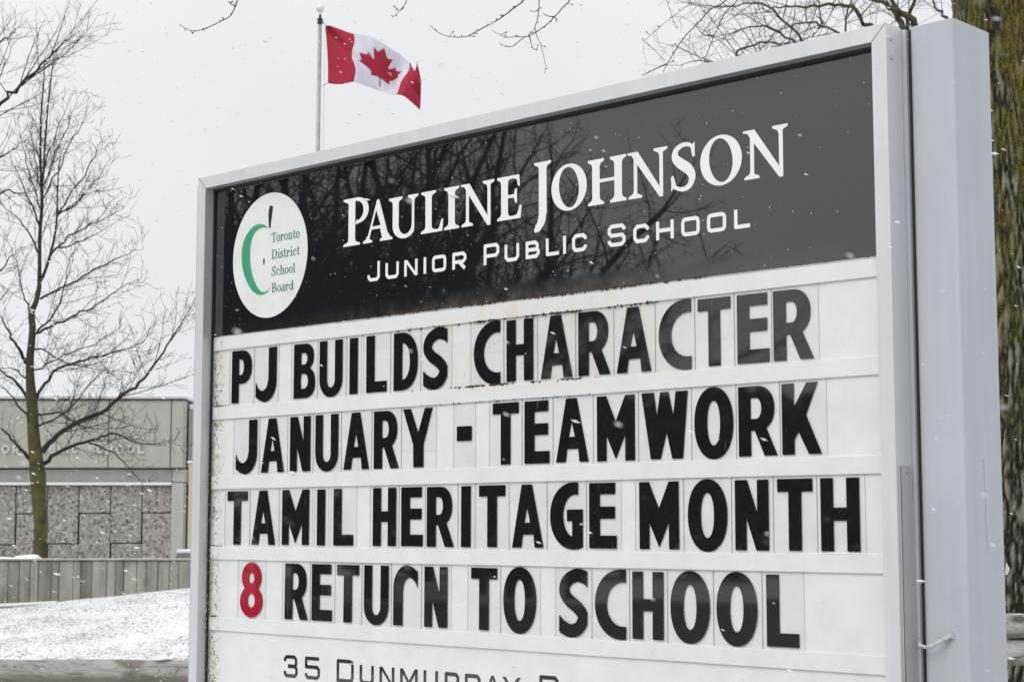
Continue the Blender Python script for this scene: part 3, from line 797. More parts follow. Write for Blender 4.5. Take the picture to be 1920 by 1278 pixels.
for word, x0, x1, zb in (('Toronto', .3210, .479, 1.0113), ('District', .3225, .480, .9503), ('School', .3238, .457, .8897), ('Board', .3252, .4505, .8294)):
    tot = sum(SL(c)[1] for c in word); k = (x1-x0)/tot; x = x0; P = []
    for c in word:
        pl, adv = SL(c)
        flat_solid('emblem_letter', [(s, [(p[0]*k, p[1]) for p in q]) for s, q in pl], M['greentext'], .0032, .0007, disc, x, Z(zb))
        x += adv*k

# address line
for ch, a, b_, h in [('3', .4213, .4955, .0755), ('5', .5347, .613, .0755), ('D', .6997, .785, .0755), ('U', .8154, .8843, .062), ('N', .9132, .9838, .062), ('M', 1.012, 1.0932, .062), ('U', 1.1214, 1.1863, .062),
                     ('R', 1.2176, 1.282, .062), ('R', 1.3074, 1.375, .062), ('A', 1.3923, 1.462, .062), ('Y', 1.4685, 1.5455, .062), ('R', 1.6224, 1.6992, .0755), ('O', 1.729, 1.796, .062), ('A', 1.817, 1.889, .062), ('D', 1.912, 1.980, .062)]:
    flat_solid('address_letter', BG(ch, b_-a, h, .0115), M['letter'], .0046, .0012, sign, a, Z(-.5178))

# screws on the right-hand end of the frame
def screw(s, y, z, parent, ax='x'):
    V = [(s-.0002, y, z)]+[(s-.0002, y+.0068*cos(2*pi*k/14), z+.0068*sin(2*pi*k/14)) for k in range(14)]
    mobj('screw_recess', V, [(0, k+1, (k+1) % 14+1) for k in range(14)], M['smudge'], parent)
    V = []; F = []; n = 14
    prof = [(.0052, 0), (.0050, .0012), (.0036, .0022), (.0014, .0022), (.0010, .0014)]
    for r, h in prof:
        for k in range(n):
            a = 2*pi*k/n
            V.append((s+h, y+r*cos(a), z+r*sin(a)))
    for i in range(len(prof)-1):
        for k in range(n):
            k2 = (k+1) % n
            F.append((i*n+k, i*n+k2, (i+1)*n+k2, (i+1)*n+k))
    F.append(tuple((len(prof)-1)*n+k for k in range(n)))
    return mobj('screw', V, F, M['screw'], parent, smooth=False)
screw(FR+.0004, -.0170, Z(1.2519), sign)
screw(FR+.0004, -.0166, Z(1.2025), sign)
screw(FR+.0120, .052, Z(1.262), sign)
cov = MB()
cov.add(*box_vf(FR+.0001, FR+.0045, -.0300, .0255, FB+.05, Z(.152), .0012))
cv = cov.build('hinge_cover', M['cover'], sign)
screw(FR+.0047, .0034, Z(.1376), cv)
box('cover_seam', FR+.0045, FR+.0052, -.0265, -.0252, FB+.05, Z(.149), M['dark'], cv)
box('cover_seam', FR+.0045, FR+.0052, -.0215, -.0205, FB+.05, Z(.149), M['smudge'], cv)

# posts: rounded box tubes with a flat cap
def post_mesh(w, dp, h, r1, r2):
    V = []; F = []; ring = []
    for cx, cy, r, a0 in ((r1, r1, r1, pi), (w-r2, r2, r2, 1.5*pi), (w-r1, dp-r1, r1, 0), (r1, dp-r1, r1, .5*pi)):
        for k in range(6):
            a = a0+k/5*pi/2
            ring.append((cx+r*cos(a), cy+r*sin(a)))
    n = len(ring)
    zs = [0, h*.25, h*.5, h*.75, h-.002, h]
    for i, z in enumerate(zs):
        ins = .0015 if i == len(zs)-1 else 0
        for x, y in ring: V.append((x+(ins if x < w/2 else -ins), y+(ins if y < dp/2 else -ins), z))
    for i in range(len(zs)-1):
        for k in range(n):
            k2 = (k+1) % n
            F.append((i*n+k, i*n+k2, (i+1)*n+k2, (i+1)*n+k))
    F.append(tuple((len(zs)-1)*n+k for k in range(n)))
    return V, F
V, F = post_mesh(.1300, .200, Z(1.291)+.35, .018, .010)
p1 = mobj('sign_post', V, F, M['post'], sign, smooth=False, loc=(FR+.0195, .038, -.35))
p2 = mobj('sign_post', V, F, M['post'], sign, smooth=False, loc=(FL-.124, .038, -.35))
for p in (p1, p2):
    p.data.polygons.foreach_set('use_smooth', [abs(q.normal.z) < .5 for q in p.data.polygons])
    es = p.modifiers.new('wn', 'WEIGHTED_NORMAL')
# dark packing strip between cabinet and post
box('packing_strip', FR+.0120, FR+.0195, .050, .066, FB, Z(1.289), M['dark'], sign)
# snow lying on post tops and the frame top
def snow_strip(x0, x1, y0, y1, z, h, nx, ny, parent, seed, name='snow_cap'):
    V = []; F = []
    for i in range(nx+1):
        for j in range(ny+1):
            u, v = i/nx, j/ny
            e = min(u, 1-u, v, 1-v)
            x = x0+(x1-x0)*u; y = y0+(y1-y0)*v
            hh = h*(.55+.9*abs(noise.noise(Vector((x*25+seed, y*25, seed)))))*(0 if e <= 0 else min(1, .5+e*4))
            V.append((x+.0012*noise.noise(Vector((x*90, y*90, seed+3))), y, z+hh+.0002))
    for i in range(nx):
        for j in range(ny):
            F.append((i*(ny+1)+j, (i+1)*(ny+1)+j, (i+1)*(ny+1)+j+1, i*(ny+1)+j+1))
    return tag(mobj(name, V, F, M['snow'], parent, smooth=True), kind='stuff')
snow_strip(FR+.023, FR+.1465, .041, .235, Z(1.291), .0035, 14, 20, sign, 1)
snow_strip(FL-.121, FL+.0025, .041, .235, Z(1.291), .0035, 14, 20, sign, 2)
snow_strip(2.56, 2.815, .0004, .0034, Z(Z0-3*PIT)+.0010, .0034, 60, 3, sign, 6)
# snow clinging in the corner between the left bar and the panel, and small stuck flakes
sk = MB(); RR = random.Random(11)
def crumb(mb, x, y, z, s):
    V = [(x-s, y, z), (x+s*RR.uniform(.6, 1.3), y, z+s*RR.uniform(-.3, .3)), (x, y, z+s), (x+s*.1, y, z-s), (x, y-s*.8, z)]
    mb.add(V, [(0, 4, 2), (2, 4, 1), (1, 4, 3), (3, 4, 0)])
for _ in range(330):
    crumb(sk, RR.uniform(.0, 2.8), .0050, RR.uniform(ZB, FT-BW), RR.choice((.0006, .0009, .0013, .0022)))
for _ in range(150):
    crumb(sk, RR.gauss(-.014, .002), RR.uniform(-.02, .005), RR.uniform(FB+.05, Z(.2)), RR.uniform(.0008, .0028))
tag(sk.build('snow_speck', M['snow'], sign), kind='stuff')
# old tie through the gap, paper scrap and smudges on the near post
tp = MB()
pts = [Vector((FR+.012, .034, Z(-.288))), Vector((FR+.022, .016, Z(-.296))), Vector((FR+.040, .012, Z(-.300))), Vector((FR+.060, .014, Z(-.294))), Vector((FR+.082, .024, Z(-.282))), Vector((FR+.100, .034, Z(-.270)))]
tube(tp, pts, [.004, .005, .0045, .0036, .005, .0065], 6)
for k in range(3):
    tube(tp, [pts[-1], pts[-1]+Vector((.008+.003*k, -.004, .012-.010*k))], [.002, .0006], 4)
tp.build('tape_tie', M['tape'], sign)
FPX0 = FR+.0195; px1 = FPX0+.130
flat = [(px1+.0004, .226, Z(-.123)), (px1+.0004, .232, Z(-.092)), (px1+.004, .243, Z(-.108)), (px1+.001, .238, Z(-.123))]
mobj('paper_scrap', flat+[(v[0]+.0006, v[1]+.0006, v[2]) for v in flat], [(0, 1, 2, 3), (7, 6, 5, 4), (0, 4, 5, 1), (1, 5, 6, 2), (2, 6, 7, 3), (3, 7, 4, 0)], M['paper'], sign)
for (pth, wd) in (([(.10, .155), (.102, .06), (.105, -.02), (.112, -.070)], .0035), ([(.09, .165), (.098, .158), (.102, .166)], .002)):
    v2, tr = cdt([(1, stroke(spline([(y, z) for y, z in pth], 4), wd))])
    mobj('scuff_mark', [(px1+.0003, .038+v[0]*.95, Z(v[1])) for v in v2], tr, M['smudge'], sign)

# ------------------------------------------------------------------ changeable letters
ROWS = [
 ('top', [('PJ', [('P', .1042, .2208), ('J', .2441, .3604)]), ('BUILDS', [('B', .4573, .5714), ('U', .5967, .7155), ('I', .7527, .7935), ('L', .8377, .9381), ('D', .9734, 1.0878), ('S', 1.115, 1.2289)]),
          ('CHARACTER', [('C', 1.346, 1.4606), ('H', 1.4886, 1.6005), ('A', 1.6327, 1.7603), ('R', 1.7844, 1.9089), ('A', 1.9338, 2.0623), ('C', 2.0914, 2.2073), ('T', 2.2319, 2.3445), ('E', 2.3668, 2.4727), ('R', 2.4875, 2.6153)])]),
 ('second', [('JANUARY', [('J', .1356, .256), ('A', .2815, .4085), ('N', .4426, .5513), ('U', .579, .6978), ('A', .7261, .854), ('R', .8784, 1.0004), ('Y', 1.0199, 1.158)]), ('-', [('-', 1.2709, 1.3361)]),
             ('TEAMWORK', [('T', 1.4287, 1.5391), ('E', 1.5644, 1.6665), ('A', 1.6936, 1.8222), ('M', 1.8562, 1.9991), ('W', 2.025, 2.192), ('O', 2.2157, 2.3491), ('R', 2.3674, 2.4946), ('K', 2.511, 2.6348)])]),
 ('third', [('TAMIL', [('T', .0913, .2074), ('A', .2331, .3651), ('M', .4037, .5485), ('I', .5925, .6335), ('L', .6784, .7785)]),
            ('HERITAGE', [('H', .8772, .9888), ('E', 1.0143, 1.1154), ('R', 1.1354, 1.2583), ('I', 1.2912, 1.3324), ('T', 1.3701, 1.4826), ('A', 1.5121, 1.641), ('G', 1.6694, 1.7988), ('E', 1.8246, 1.9287)]),
            ('MONTH', [('M', 2.0148, 2.1571), ('O', 2.1892, 2.3249), ('N', 2.3516, 2.462), ('T', 2.4909, 2.6025), ('H', 2.628, 2.7459)])]),
 ('bottom', [('8', [('8', .1749, .3006)]), ('RETURN', [('R', .4256, .549), ('E', .5692, .6741), ('T', .6997, .8105), ('U', .837, .9556), ('r', .9803, 1.0934), ('N', 1.1258, 1.2298)]),
             ('TO', [('T', 1.3364, 1.4478), ('O', 1.4759, 1.6113)]), ('SCHOOL', [('S', 1.7058, 1.8182), ('C', 1.8457, 1.962), ('H', 1.9865, 2.0991), ('O', 2.1253, 2.2619), ('O', 2.2853, 2.4206), ('L', 2.4514, 2.5535)])]),
]
ORD = ['first', 'second', 'third', 'fourth', 'fifth', 'sixth', 'seventh', 'eighth', 'ninth']
SM = Matrix.Translation((SX, SY, 0)) @ Matrix.Rotation(-SA, 4, 'Z')
def sgn(x, y, z): return SM @ Vector((x, y, z))
RL = random.Random(5)
for ri, (rname, words) in enumerate(ROWS):
    flatl = [l for w in words for l in w[1]]
    zb = Z(Z0-(ri+1)*PIT)           # top of the rail the letters stand on
    for word, ls in words:
        for li, (ch, a, b_) in enumerate(ls):
            w = b_-a
            i = flatl.index((ch, a, b_))
            pad = .0165
            left = a-pad; right = b_+pad
            if i > 0: left = max(left, (flatl[i-1][2]+a)/2+.0006)
            if i < len(flatl)-1: right = min(right, (b_+flatl[i+1][1])/2-.0006)
            if ri == 0 and i == 1: right = b_+.0118
            zj = RL.uniform(-.0006, .0006)
            tilt = RL.uniform(-.004, .004) + (.010 if ri == 3 else 0)
            nm = 'hyphen_tile' if ch == '-' else ('number_tile' if ch == '8' else 'letter_tile')
            e = empty(nm, sgn(a, 0, zb+.0075+zj), -SA)
            e.rotation_euler = (0, RL.uniform(-.003, .003), -SA)
            if ch == '-': lb = 'black square hyphen on clear plate between JANUARY and TEAMWORK'
            elif ch == '8': lb = 'red number 8 on clear plate at the start of the bottom message row'
            elif ch == 'r': lb = 'black upside down letter J standing in for the R before the last N of RETURN'
            else: lb = 'black letter %s on clear plate, %s in %s in the %s message row' % (ch, ORD[li], word, rname)
            tag(e, lb, 'sign letter', 'changeable letters slotted into the sign rails')
            yb = .0052 - tilt*.1
            # plate: faces clear, rim frosted
            ov = -.0105
            V, F = box_vf(left-a, right-a, 0, .0016, ov, .2065-.0075+.003)
            V = [(v[0], yb+v[1]+tilt*v[2]*.35-.0010, v[2]) for v in V]
            po = mobj('clear_plate', V, F, [M['clear'], M['edge']], e)
            for pi_ in (0, 1, 3, 5): po.data.polygons[pi_].material_index = 1
            flat_solid('letter_face', G(ch, w), M['red'] if ch == '8' else M['letter'], yb-.0030, .0019, e, 0, 0, tilt*.35)

# ================================================================== THE SETTING
def far(px, py, Y):
    """world x and z of what the 1920 wide photograph shows at (px, py), Y metres ahead"""
    u = (px-960)/FPX; v = (639-py)/FPX
    c, s = cos(PITCH), sin(PITCH)
    k = Y/(c-v*s)
    return u*k, EYE+(s+v*c)*k

WY = 30.0    # the board-marked concrete wall
def ground_h(x, y):
    t = max(0.0, min(1.0, (y-12.5)/(WY-12.5)))
    g_ = .25+.105*(x+8.8)
    g_ = max(-.05, min(1.0, g_))
    h = t*g_
    if y > WY: h = min(g_, .5)
    h += .035*noise.noise(Vector((x*.35, y*.35, 1.3)))*min(1, max(0, (y-7)/5))+.012*noise.noise(Vector((x*1.7, y*1.7, 4)))*min(1, max(0, (y-7)/5))
    if x < -9 and y < 14: h *= max(0, 1-(-9-x)/4)
    return h

def mat_ground():
    m, t, b = new_mat('snowy_grass')
    v = wpos(t)
    vs = wpos(t, (1, .55, 1))
    n1 = noise_(t, vs, 1.1, 6, 0.65)
    n2 = noise_(t, vs, 9, 6, 0.75)
    n3 = noise_(t, vs, 30, 4, 0.6)
    k = math_(t, 'ADD', math_(t, 'MULTIPLY', n1, 0.30), math_(t, 'ADD', math_(t, 'MULTIPLY', n2, 0.30), math_(t, 'MULTIPLY', n3, 0.65)))
    grass = rampc(t, n3, [(0.35, (0.075, 0.065, 0.04)), (0.65, (0.20, 0.18, 0.12))])
    base = mixc(t, maprange(t, k, 0.618, 0.75, 0, .9), (0.82, 0.825, 0.85), grass)
    t.links.new(base, b.inputs['Base Color'])
    b.inputs['Roughness'].default_value = 0.85
    bump(t, b, k, 0.9, 0.05)
    return m
M['ground'] = mat_ground()

def axis(lo, hi, fine_lo, fine_hi, step):
    r = []
    x = fine_lo
    while x <= fine_hi+1e-6: r.append(x); x += step
    d = step*1.6; x = fine_lo
    while x > lo: x -= d; d *= 1.45; r.insert(0, max(x, lo))
    d = step*1.6; x = r[-1]
    while x < hi: x += d; d *= 1.45; r.append(min(x, hi))
    return r
xs = axis(-1500, 1500, -14, 12, .25); ys = axis(-1500, 2500, 6, 31, .25)
V = [(x, y, ground_h(x, y)) for y in ys for x in xs]
nx = len(xs)
F = [(j*nx+i, j*nx+i+1, (j+1)*nx+i+1, (j+1)*nx+i) for j in range(len(ys)-1) for i in range(nx-1)]
tag(mobj('ground', V, F, M['ground'], smooth=True), kind='structure')

def mat_asphalt():
    m, t, b = new_mat('wet_asphalt')
    v = wpos(t)
    n = noise_(t, v, 1.2, 5); f = noise_(t, v, 60, 3, .7)
    base = rampc(t, n, [(0.35, (0.028, 0.028, 0.03)), (0.6, (0.05, 0.05, 0.052)), (0.8, (0.16, 0.16, 0.17))])
    t.links.new(base, b.inputs['Base Color'])
    t.links.new(maprange(t, n, .35, .7, .45, .8), b.inputs['Roughness'])
    bump(t, b, f, .4, .006)
    return m
M['asphalt'] = mat_asphalt()
rd = MB()
for i in range(60):
    y0 = -60+i*1.7; y1 = y0+1.7
    if y1 > 40: break
    def q(x, y): return (x, y, ground_h(x, y)+.05)
    rd.add([(-34, y0, .05), (-15, y0, .05), (-15, y1, .05), (-34, y1, .05)], [(0, 1, 2, 3)])
tag(rd.build('road', M['asphalt']), kind='structure')
M['kerb'] = plain('kerb_concrete', (0.34, 0.335, 0.32), 0.85, var=.15, bmp=.4)
kb = MB(); kb.add(*box_vf(-14.99, -14.8, -60, 42, -.1, .15, .015)); kb.add(*box_vf(-34.2, -34.01, -60, 42, -.1, .15, .015))
tag(kb.build('kerb', M['kerb']), kind='structure')

M['added_paving'] = plain('added_wet_paving', (0.33, 0.33, 0.335), .6, var=.35, scale=1.5, bmp=.3)  # unseen paving, added to dim the light bounced onto the sign
pv = MB()
for i in range(8):
    x0 = -14.78+i*2.9
    pv.add([(x0, -7, .012), (x0+2.885, -7, .012), (x0+2.885, 4.3, .012), (x0, 4.3, .012)], [(0, 1, 2, 3)])
tag(pv.build('added_pavement', M['added_paving']), kind='structure')

# dead grass standing out of the thin snow
M['grass'] = plain('dead_grass', (0.20, 0.17, 0.10), 0.9, var=.5, scale=3)
gr = MB(); RG_ = random.Random(21)
for _ in range(9000):
    y = 12.6+17.2*RG_.random()**.8; x = RG_.uniform(-.34*y-1.5, -.12*y+1.0)
    if noise.noise(Vector((x*1.3, y*.8, 9)))+RG_.uniform(-.35, .35) < .02: continue
    z = ground_h(x, y)
    for k in range(2):
        a = RG_.uniform(0, 2*pi); l = RG_.uniform(.012, .045); w = RG_.uniform(.003, .008)
        dx, dy = cos(a)*w, sin(a)*w; tx, ty = RG_.uniform(-1, 1)*l, RG_.uniform(-1, 1)*l
        gr.add([(x-dx, y-dy, z-.005), (x+dx, y+dy, z-.005), (x+tx, y+ty, z+l*.6)], [(0, 1, 2)])
tag(gr.build('grass_tuft', M['grass']), kind='stuff')

# ------------------------------------------------------------------ concrete wall with board marks
def mat_concrete(name, c, var=.12, sc=1.0, ag=False):
    m, t, b = new_mat(name)
    v = wpos(t)
    n = noise_(t, v, 1.6*sc, 6, .65)
    s = noise_(t, wpos(t, (5, 5, .35)), 1.0, 6, .65)
    f = noise_(t, v, 40, 4, .7)
    k = math_(t, 'ADD', math_(t, 'MULTIPLY', n, .45), math_(t, 'MULTIPLY', s, .55))
    base = rampc(t, k, [(0.36, tuple(x*(1-var*1.6) for x in c)), (0.5, c), (0.64, tuple(x*(1+var) for x in c))])
    if ag:
        vo = nd(t, 'ShaderNodeTexVoronoi'); vo.inputs['Scale'].default_value = 16
        t.links.new(wpos(t, (1, 1, 1)), vo.inputs['Vector'])
        base = mixc(t, .75, base, rampc(t, vo.outputs['Color'], [(0.12, (0.045, 0.04, 0.035)), (0.30, (0.22, 0.205, 0.185)), (0.7, (0.36, 0.34, 0.30)), (0.92, (0.55, 0.53, 0.50))]))
        bump(t, b, vo.outputs['Distance'], .8, .02)
    else: bump(t, b, f, .3, .01)
    t.links.new(base, b.inputs['Base Color'])
    b.inputs['Roughness'].default_value = .9
    return m
M['c_wall'] = mat_concrete('wall_concrete', (0.30, 0.29, 0.245), .3)
M['c_wall2'] = mat_concrete('wall_concrete_dark', (0.21, 0.204, 0.17), .3)
M['c_build'] = mat_concrete('building_concrete', (0.40, 0.385, 0.335), .07)
M['c_band'] = mat_concrete('band_concrete', (0.42, 0.42, 0.385), .06)
M['aggregate'] = mat_concrete('exposed_aggregate', (0.35, 0.33, 0.29), .1, 1, True)
M['joint'] = plain('dark_joint', (0.10, 0.092, 0.08), .9)
M['cream'] = plain('cream_paint', (0.50, 0.46, 0.30), .6)
M['glass_dark'] = plain('dark_glass', (0.03, 0.035, 0.04), .1)

wall = empty('concrete_wall', (-6.5, WY, 0))
tag(wall, 'low board marked concrete retaining wall behind the snowy slope', 'wall')
WT = far(180, 1047, WY)[1]
box('wall_core', -8, 12, .06, .30, -.3, WT-.03, M['c_wall2'], wall)
edges = [0, 15, 37, 57, 72, 97, 111, 138, 152, 173, 200, 217, 232, 257, 275, 296, 318, 336, 357]
fx = [far(p, 1047, WY)[0]+6.5 for p in edges]
x = fx[0]
left = []
RW = random.Random(4)
while x > -7.9:
    w = RW.uniform(.13, .26); left.insert(0, x-w); x -= w
right = []
x = fx[-1]
while x < 3.0:
    w = RW.uniform(.13, .26); x += w; right.append(x)
ed = left+fx+right
for i in range(len(ed)-1):
    a, b_ = ed[i], ed[i+1]
    p = RW.choice((0, .006, .012, .018)); dk = (i % 3 == 0)
    box('wall_board', a+.004, b_-.004, 0+p, .075, -.2+RW.uniform(0, .1), WT-.035-RW.uniform(0, .006), M['c_wall2'] if RW.random() < .22 else M['c_wall'], wall, .008)
box('wall_coping', -8, 12, -.02, .32, WT-.03, WT, M['c_wall'], wall, .008)
SNOWM = MB()
def snow_lump(x0, x1, y0, y1, z, h, seed, nx=24, ny=6):
    base = len(SNOWM.V)
    for i in range(nx+1):
        for j in range(ny+1):
            u, v = i/nx, j/ny
            e = max(0, 1-(2*v-1)**2)*max(0, 1-(2*u-1)**8)
            x = x0+(x1-x0)*u; y = y0+(y1-y0)*v
            SNOWM.V.append((x, y, z+h*e**.5*(.6+.7*abs(noise.noise(Vector((x*2, y*2, seed)))))))
    for i in range(nx):
        for j in range(ny):
            SNOWM.F.append((base+i*(ny+1)+j, base+(i+1)*(ny+1)+j, base+(i+1)*(ny+1)+j+1, base+i*(ny+1)+j+1))
# snow heap at the tree foot on top of the wall, and a thin line on the coping
x0, _ = far(38, 1040, WY+.5); x1, _ = far(84, 1040, WY+.5)
snow_lump(x0, x1, WY+.0, WY+.34, WT-.006, .10, 3)
snow_lump(-14.0, far(30, 1040, WY)[0], WY+.02, WY+.32, WT-.004, .05, 5, 40)
snow_lump(-14.0, 5, WY+.04, WY+.26, WT-.002, .006, 7, 120, 3)
tag(SNOWM.build('snow_heap', M['snow'], smooth=True), kind='stuff')
# earth bed behind the wall
M['bed'] = M['ground']
tag(box('planting_bed', -16, 9, WY+.31, WY+14, .1, .56, M['bed']), kind='structure')
# snow covered edging board at the wall foot
za = far(0, 1133, WY-.6); zb_ = far(105, 1128, WY-.6)
eb = empty('edging_board', (za[0]-1.5, WY-.6, 0))
tag(eb, 'long edging board under snow at the foot of the concrete wall', 'board')
L_ = zb_[0]-za[0]+1.5
M['oldwood'] = mat_bark('weathered_wood', (0.16, 0.15, 0.13), (0.36, 0.35, 0.32), scale=1.2)
for nm, z0_, z1_, mt in (('board', -.13, -.012, M['oldwood']), ('snow_layer', -.011, .035, M['snow'])):
    Vb, Fb = box_vf(0, L_, 0, .12, z0_, z1_, .006)
    mobj(nm, [(v[0], v[1], v[2]+za[1]+(zb_[1]-za[1])*(v[0]-1.5)/(L_-1.5)-.02) for v in Vb], Fb, mt, eb)
# snow capped concrete step end at the right of the wall top
st = empty('concrete_block', (far(344, 1048, WY+1.2)[0], WY+1.2, 0))
tag(st, 'small snow capped concrete block beside the cream post behind the wall', 'block')
zz0 = WT-.06; zz1 = far(344, 1034, WY+1.2)[1]
box('block_body', -.14, .30, 0, .6, zz0, zz1-.03, M['c_wall2'], st, .01)
box('snow_layer', -.13, .30, .0, .6, zz1-.03, zz1+.04, M['snow'], st, .02)

# ------------------------------------------------------------------ the school building
BY = 45.0
school = empty('school_building', (-10, BY, 0))
tag(school, 'single storey concrete school building with pebble panels and raised letters, behind the bare tree', 'building')
def bx_(name, px0, px1, py0, py1, y0, y1, mat, b=.0, left=None, parent=school):
    xa = far(px0, py0, BY)[0]+10 if left is None else left
    xb = far(px1, py0, BY)[0]+10
    zt = far((px0+px1)/2, py0, BY)[1]; zbm = far((px0+px1)/2, py1, BY)[1]
    return box(name, xa, xb, y0, y1, zbm, zt, mat, parent, b)
bx_('building_core', 0, 345, 752, 1075, .25, 9, M['joint'], left=-14)
# fascia panels with recessed joints
for a, b_ in ((-290, -100), (-98, 99), (0, 0), (0, 0)):
    pass
fj = [-430, -218, -4, 209, 325, 349]
for i in range(len(fj)-1):
    bx_('fascia_panel', fj[i]+1, fj[i+1]-.6, 751, 877, -.25, .25, M['c_build'], .02)
bj = [-430, -4, 325, 349]
for i in range(len(bj)-1):
    bx_('band_panel', bj[i]+.8, bj[i+1]-.6, 879.5, 903, .0 if i < 2 else -.12, .25, M['c_band'], .01)
bx_('roof_edge', -430, 350, 748, 750.6, -.29, .3, M['joint'])
bx_('roof_snow', -430, 350, 738.5, 747.6, .2, 3.0, M['snow'], .03)
bx_('snow_ledge', -430, 323, 903.6, 909.5, -.12, .05, M['snow'], .02)
bx_('wall_column', 323.5, 346, 904, 1075, -.10, .3, M['c_band'], .01)
cols = [-205, -146, -88, -29, 30, 89, 148, 207.5, 266.5, 322.5]
hj = [1019, 962, 1019, 962, 1021, 963, 1019, 962, 1018, 961]
cols = [-264]+cols
for i in range(len(cols)-1):
    a, b_ = cols[i]+.9, cols[i+1]-.9
    bx_('pebble_panel', a, b_, 910.5, hj[i]-.9, .02, .24, M['aggregate'], .015)
    bx_('pebble_panel', a, b_, hj[i]+.9, 1075, .02, .24, M['aggregate'], .015)
# right-hand set back block
bx_('rear_wall', 350, 420, 766, 908, .32, 8, M['c_build'])
bx_('rear_roof_snow', 350.6, 420, 756, 765.6, .25, 8, M['snow'], .03)
bx_('rear_window', 350, 420, 908.5, 1035, .5, .7, M['glass_dark'])
bx_('rear_sill', 350, 420, 1035.5, 1075, .32, 8, M['c_build'])
# raised letters on the fascia
M['metal_letter'] = plain('raised_letter_metal', (0.56, 0.56, 0.54), .5)
zt = far(150, 834.5, BY)[1]; zb_ = far(150, 850, BY)[1]; lh = zt-zb_
for ch, p in (('L', 263), ('O', 242.5), ('O', 222), ('H', 204.5), ('C', 186.5), ('S', 171), ('C', 140), ('I', 130), ('L', 115), ('B', 98), ('U', 79), ('P', 62), ('R', 30), ('O', 9), ('I', -2), ('N', -21), ('U', -39), ('J', -56)):
    wpx = 4 if ch == 'I' else (14.5 if ch == 'O' else 11.5)
    xa = far(p, 842, BY)[0]+10; w = wpx/FPX*BY
    if ch == 'O': pl = [(1, ell(w/2, lh/2, w/2, lh/2, 28)), (-1, ell(w/2, lh/2, w/2-.045, lh/2-.045, 24))]
    elif ch == 'C': pl = [(1, ell(w/2, lh/2, w/2, lh/2, 28)), (-1, ell(w/2, lh/2, w/2-.045, lh/2-.045, 24)), (-1, rect(w*.72, lh*.3, w*2, lh*.7))]
    else: pl = BG(ch, w, lh, .048)
    flat_solid('building_letter', pl, M['metal_letter'], -.30, .05, school, xa, zb_)
# cream post by the corner
cp = empty('cream_post', (far(358, 900, 38)[0], 38, 0))
tag(cp, 'cream painted post with snowy top beside the sign left edge', 'post')
zt2 = far(358, 868, 38)[1]
box('post_shaft', -.05, .14, 0, .14, ground_h(-7, 38)-.2, zt2, M['cream'], cp, .01)
box('snow_layer', -.09, .16, -.03, .16, zt2+.002, zt2+.05, M['snow'], cp, .015)

# ------------------------------------------------------------------ log rails
def mat_log():
    m, t, b = new_mat('weathered_log')
    v = wpos(t, (.22, 1, 1))
    n = noise_(t, v, 16, 6, .65, 1.2)
    k = noise_(t, wpos(t, (.5, 1, 1)), 5, 3, .5)
    base = rampc(t, n, [(.34, (.10, .095, .08)), (.46, (.30, .295, .275)), (.7, (.42, .42, .405))])
    vo = nd(t, 'ShaderNodeTexVoronoi'); vo.inputs['Scale'].default_value = 1.0
    t.links.new(wpos(t, (2.2, 2.5, 6)), vo.inputs['Vector'])
    base = mixc(t, maprange(t, k, .62, .68, 0, .7), base, (.12, .105, .08))
    base = mixc(t, maprange(t, vo.outputs['Distance'], .20, .10, 0, .9), base, (.045, .038, .028))
    fine = noise_(t, wpos(t, (.5, 1, 1)), 60, 4, .7)
    base = mixc(t, maprange(t, fine, .58, .66, 0, .6), base, (.08, .07, .055))
    g_ = nd(t, 'ShaderNodeNewGeometry'); s = nd(t, 'ShaderNodeSeparateXYZ'); t.links.new(g_.outputs['Normal'], s.inputs[0])
    up = maprange(t, s.outputs['Z'], .90, .99)
    base = mixc(t, math_(t, 'MULTIPLY', up, maprange(t, noise_(t, wpos(t), 7, 5), .38, .55)), base, (.80, .80, .82))
    low = maprange(t, s.outputs['Z'], -.1, -.7)  # underside shading put into the colour as brown
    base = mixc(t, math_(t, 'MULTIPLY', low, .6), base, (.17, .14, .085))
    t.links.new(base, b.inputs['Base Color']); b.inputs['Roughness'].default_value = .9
    bump(t, b, n, .8, .02)
    return m
M['log'] = mat_log()
def log(name, x0, x1, z0, z1, r, parent, seed, y=0):
    V = []; F = []; n = max(8, int((x1-x0)/.05)); k = 20
    for i in range(n+1):
        u = i/n; x = x0+(x1-x0)*u
        cz = z0+(z1-z0)*u+.012*noise.noise(Vector((x*.8, seed, 0))); rr = r*(1+.08*noise.noise(Vector((x*.9, seed, 5))))
        for j in range(k):
            a = 2*pi*j/k
            q = rr*(1+.05*noise.noise(Vector((x*1.6, cos(a)*2.2, sin(a)*2.2+seed)))+.02*noise.noise(Vector((x*5, cos(a)*9, sin(a)*9+seed))))
            V.append((x, y+q*cos(a), cz+q*sin(a)))
    for i in range(n):
        for j in range(k):
            F.append((i*k+j, i*k+(j+1) % k, (i+1)*k+(j+1) % k, (i+1)*k+j))
    F.append(tuple(range(k))[::-1]); F.append(tuple(n*k+j for j in range(k)))
    return mobj(name, V, F, M['log'], parent, smooth=True)
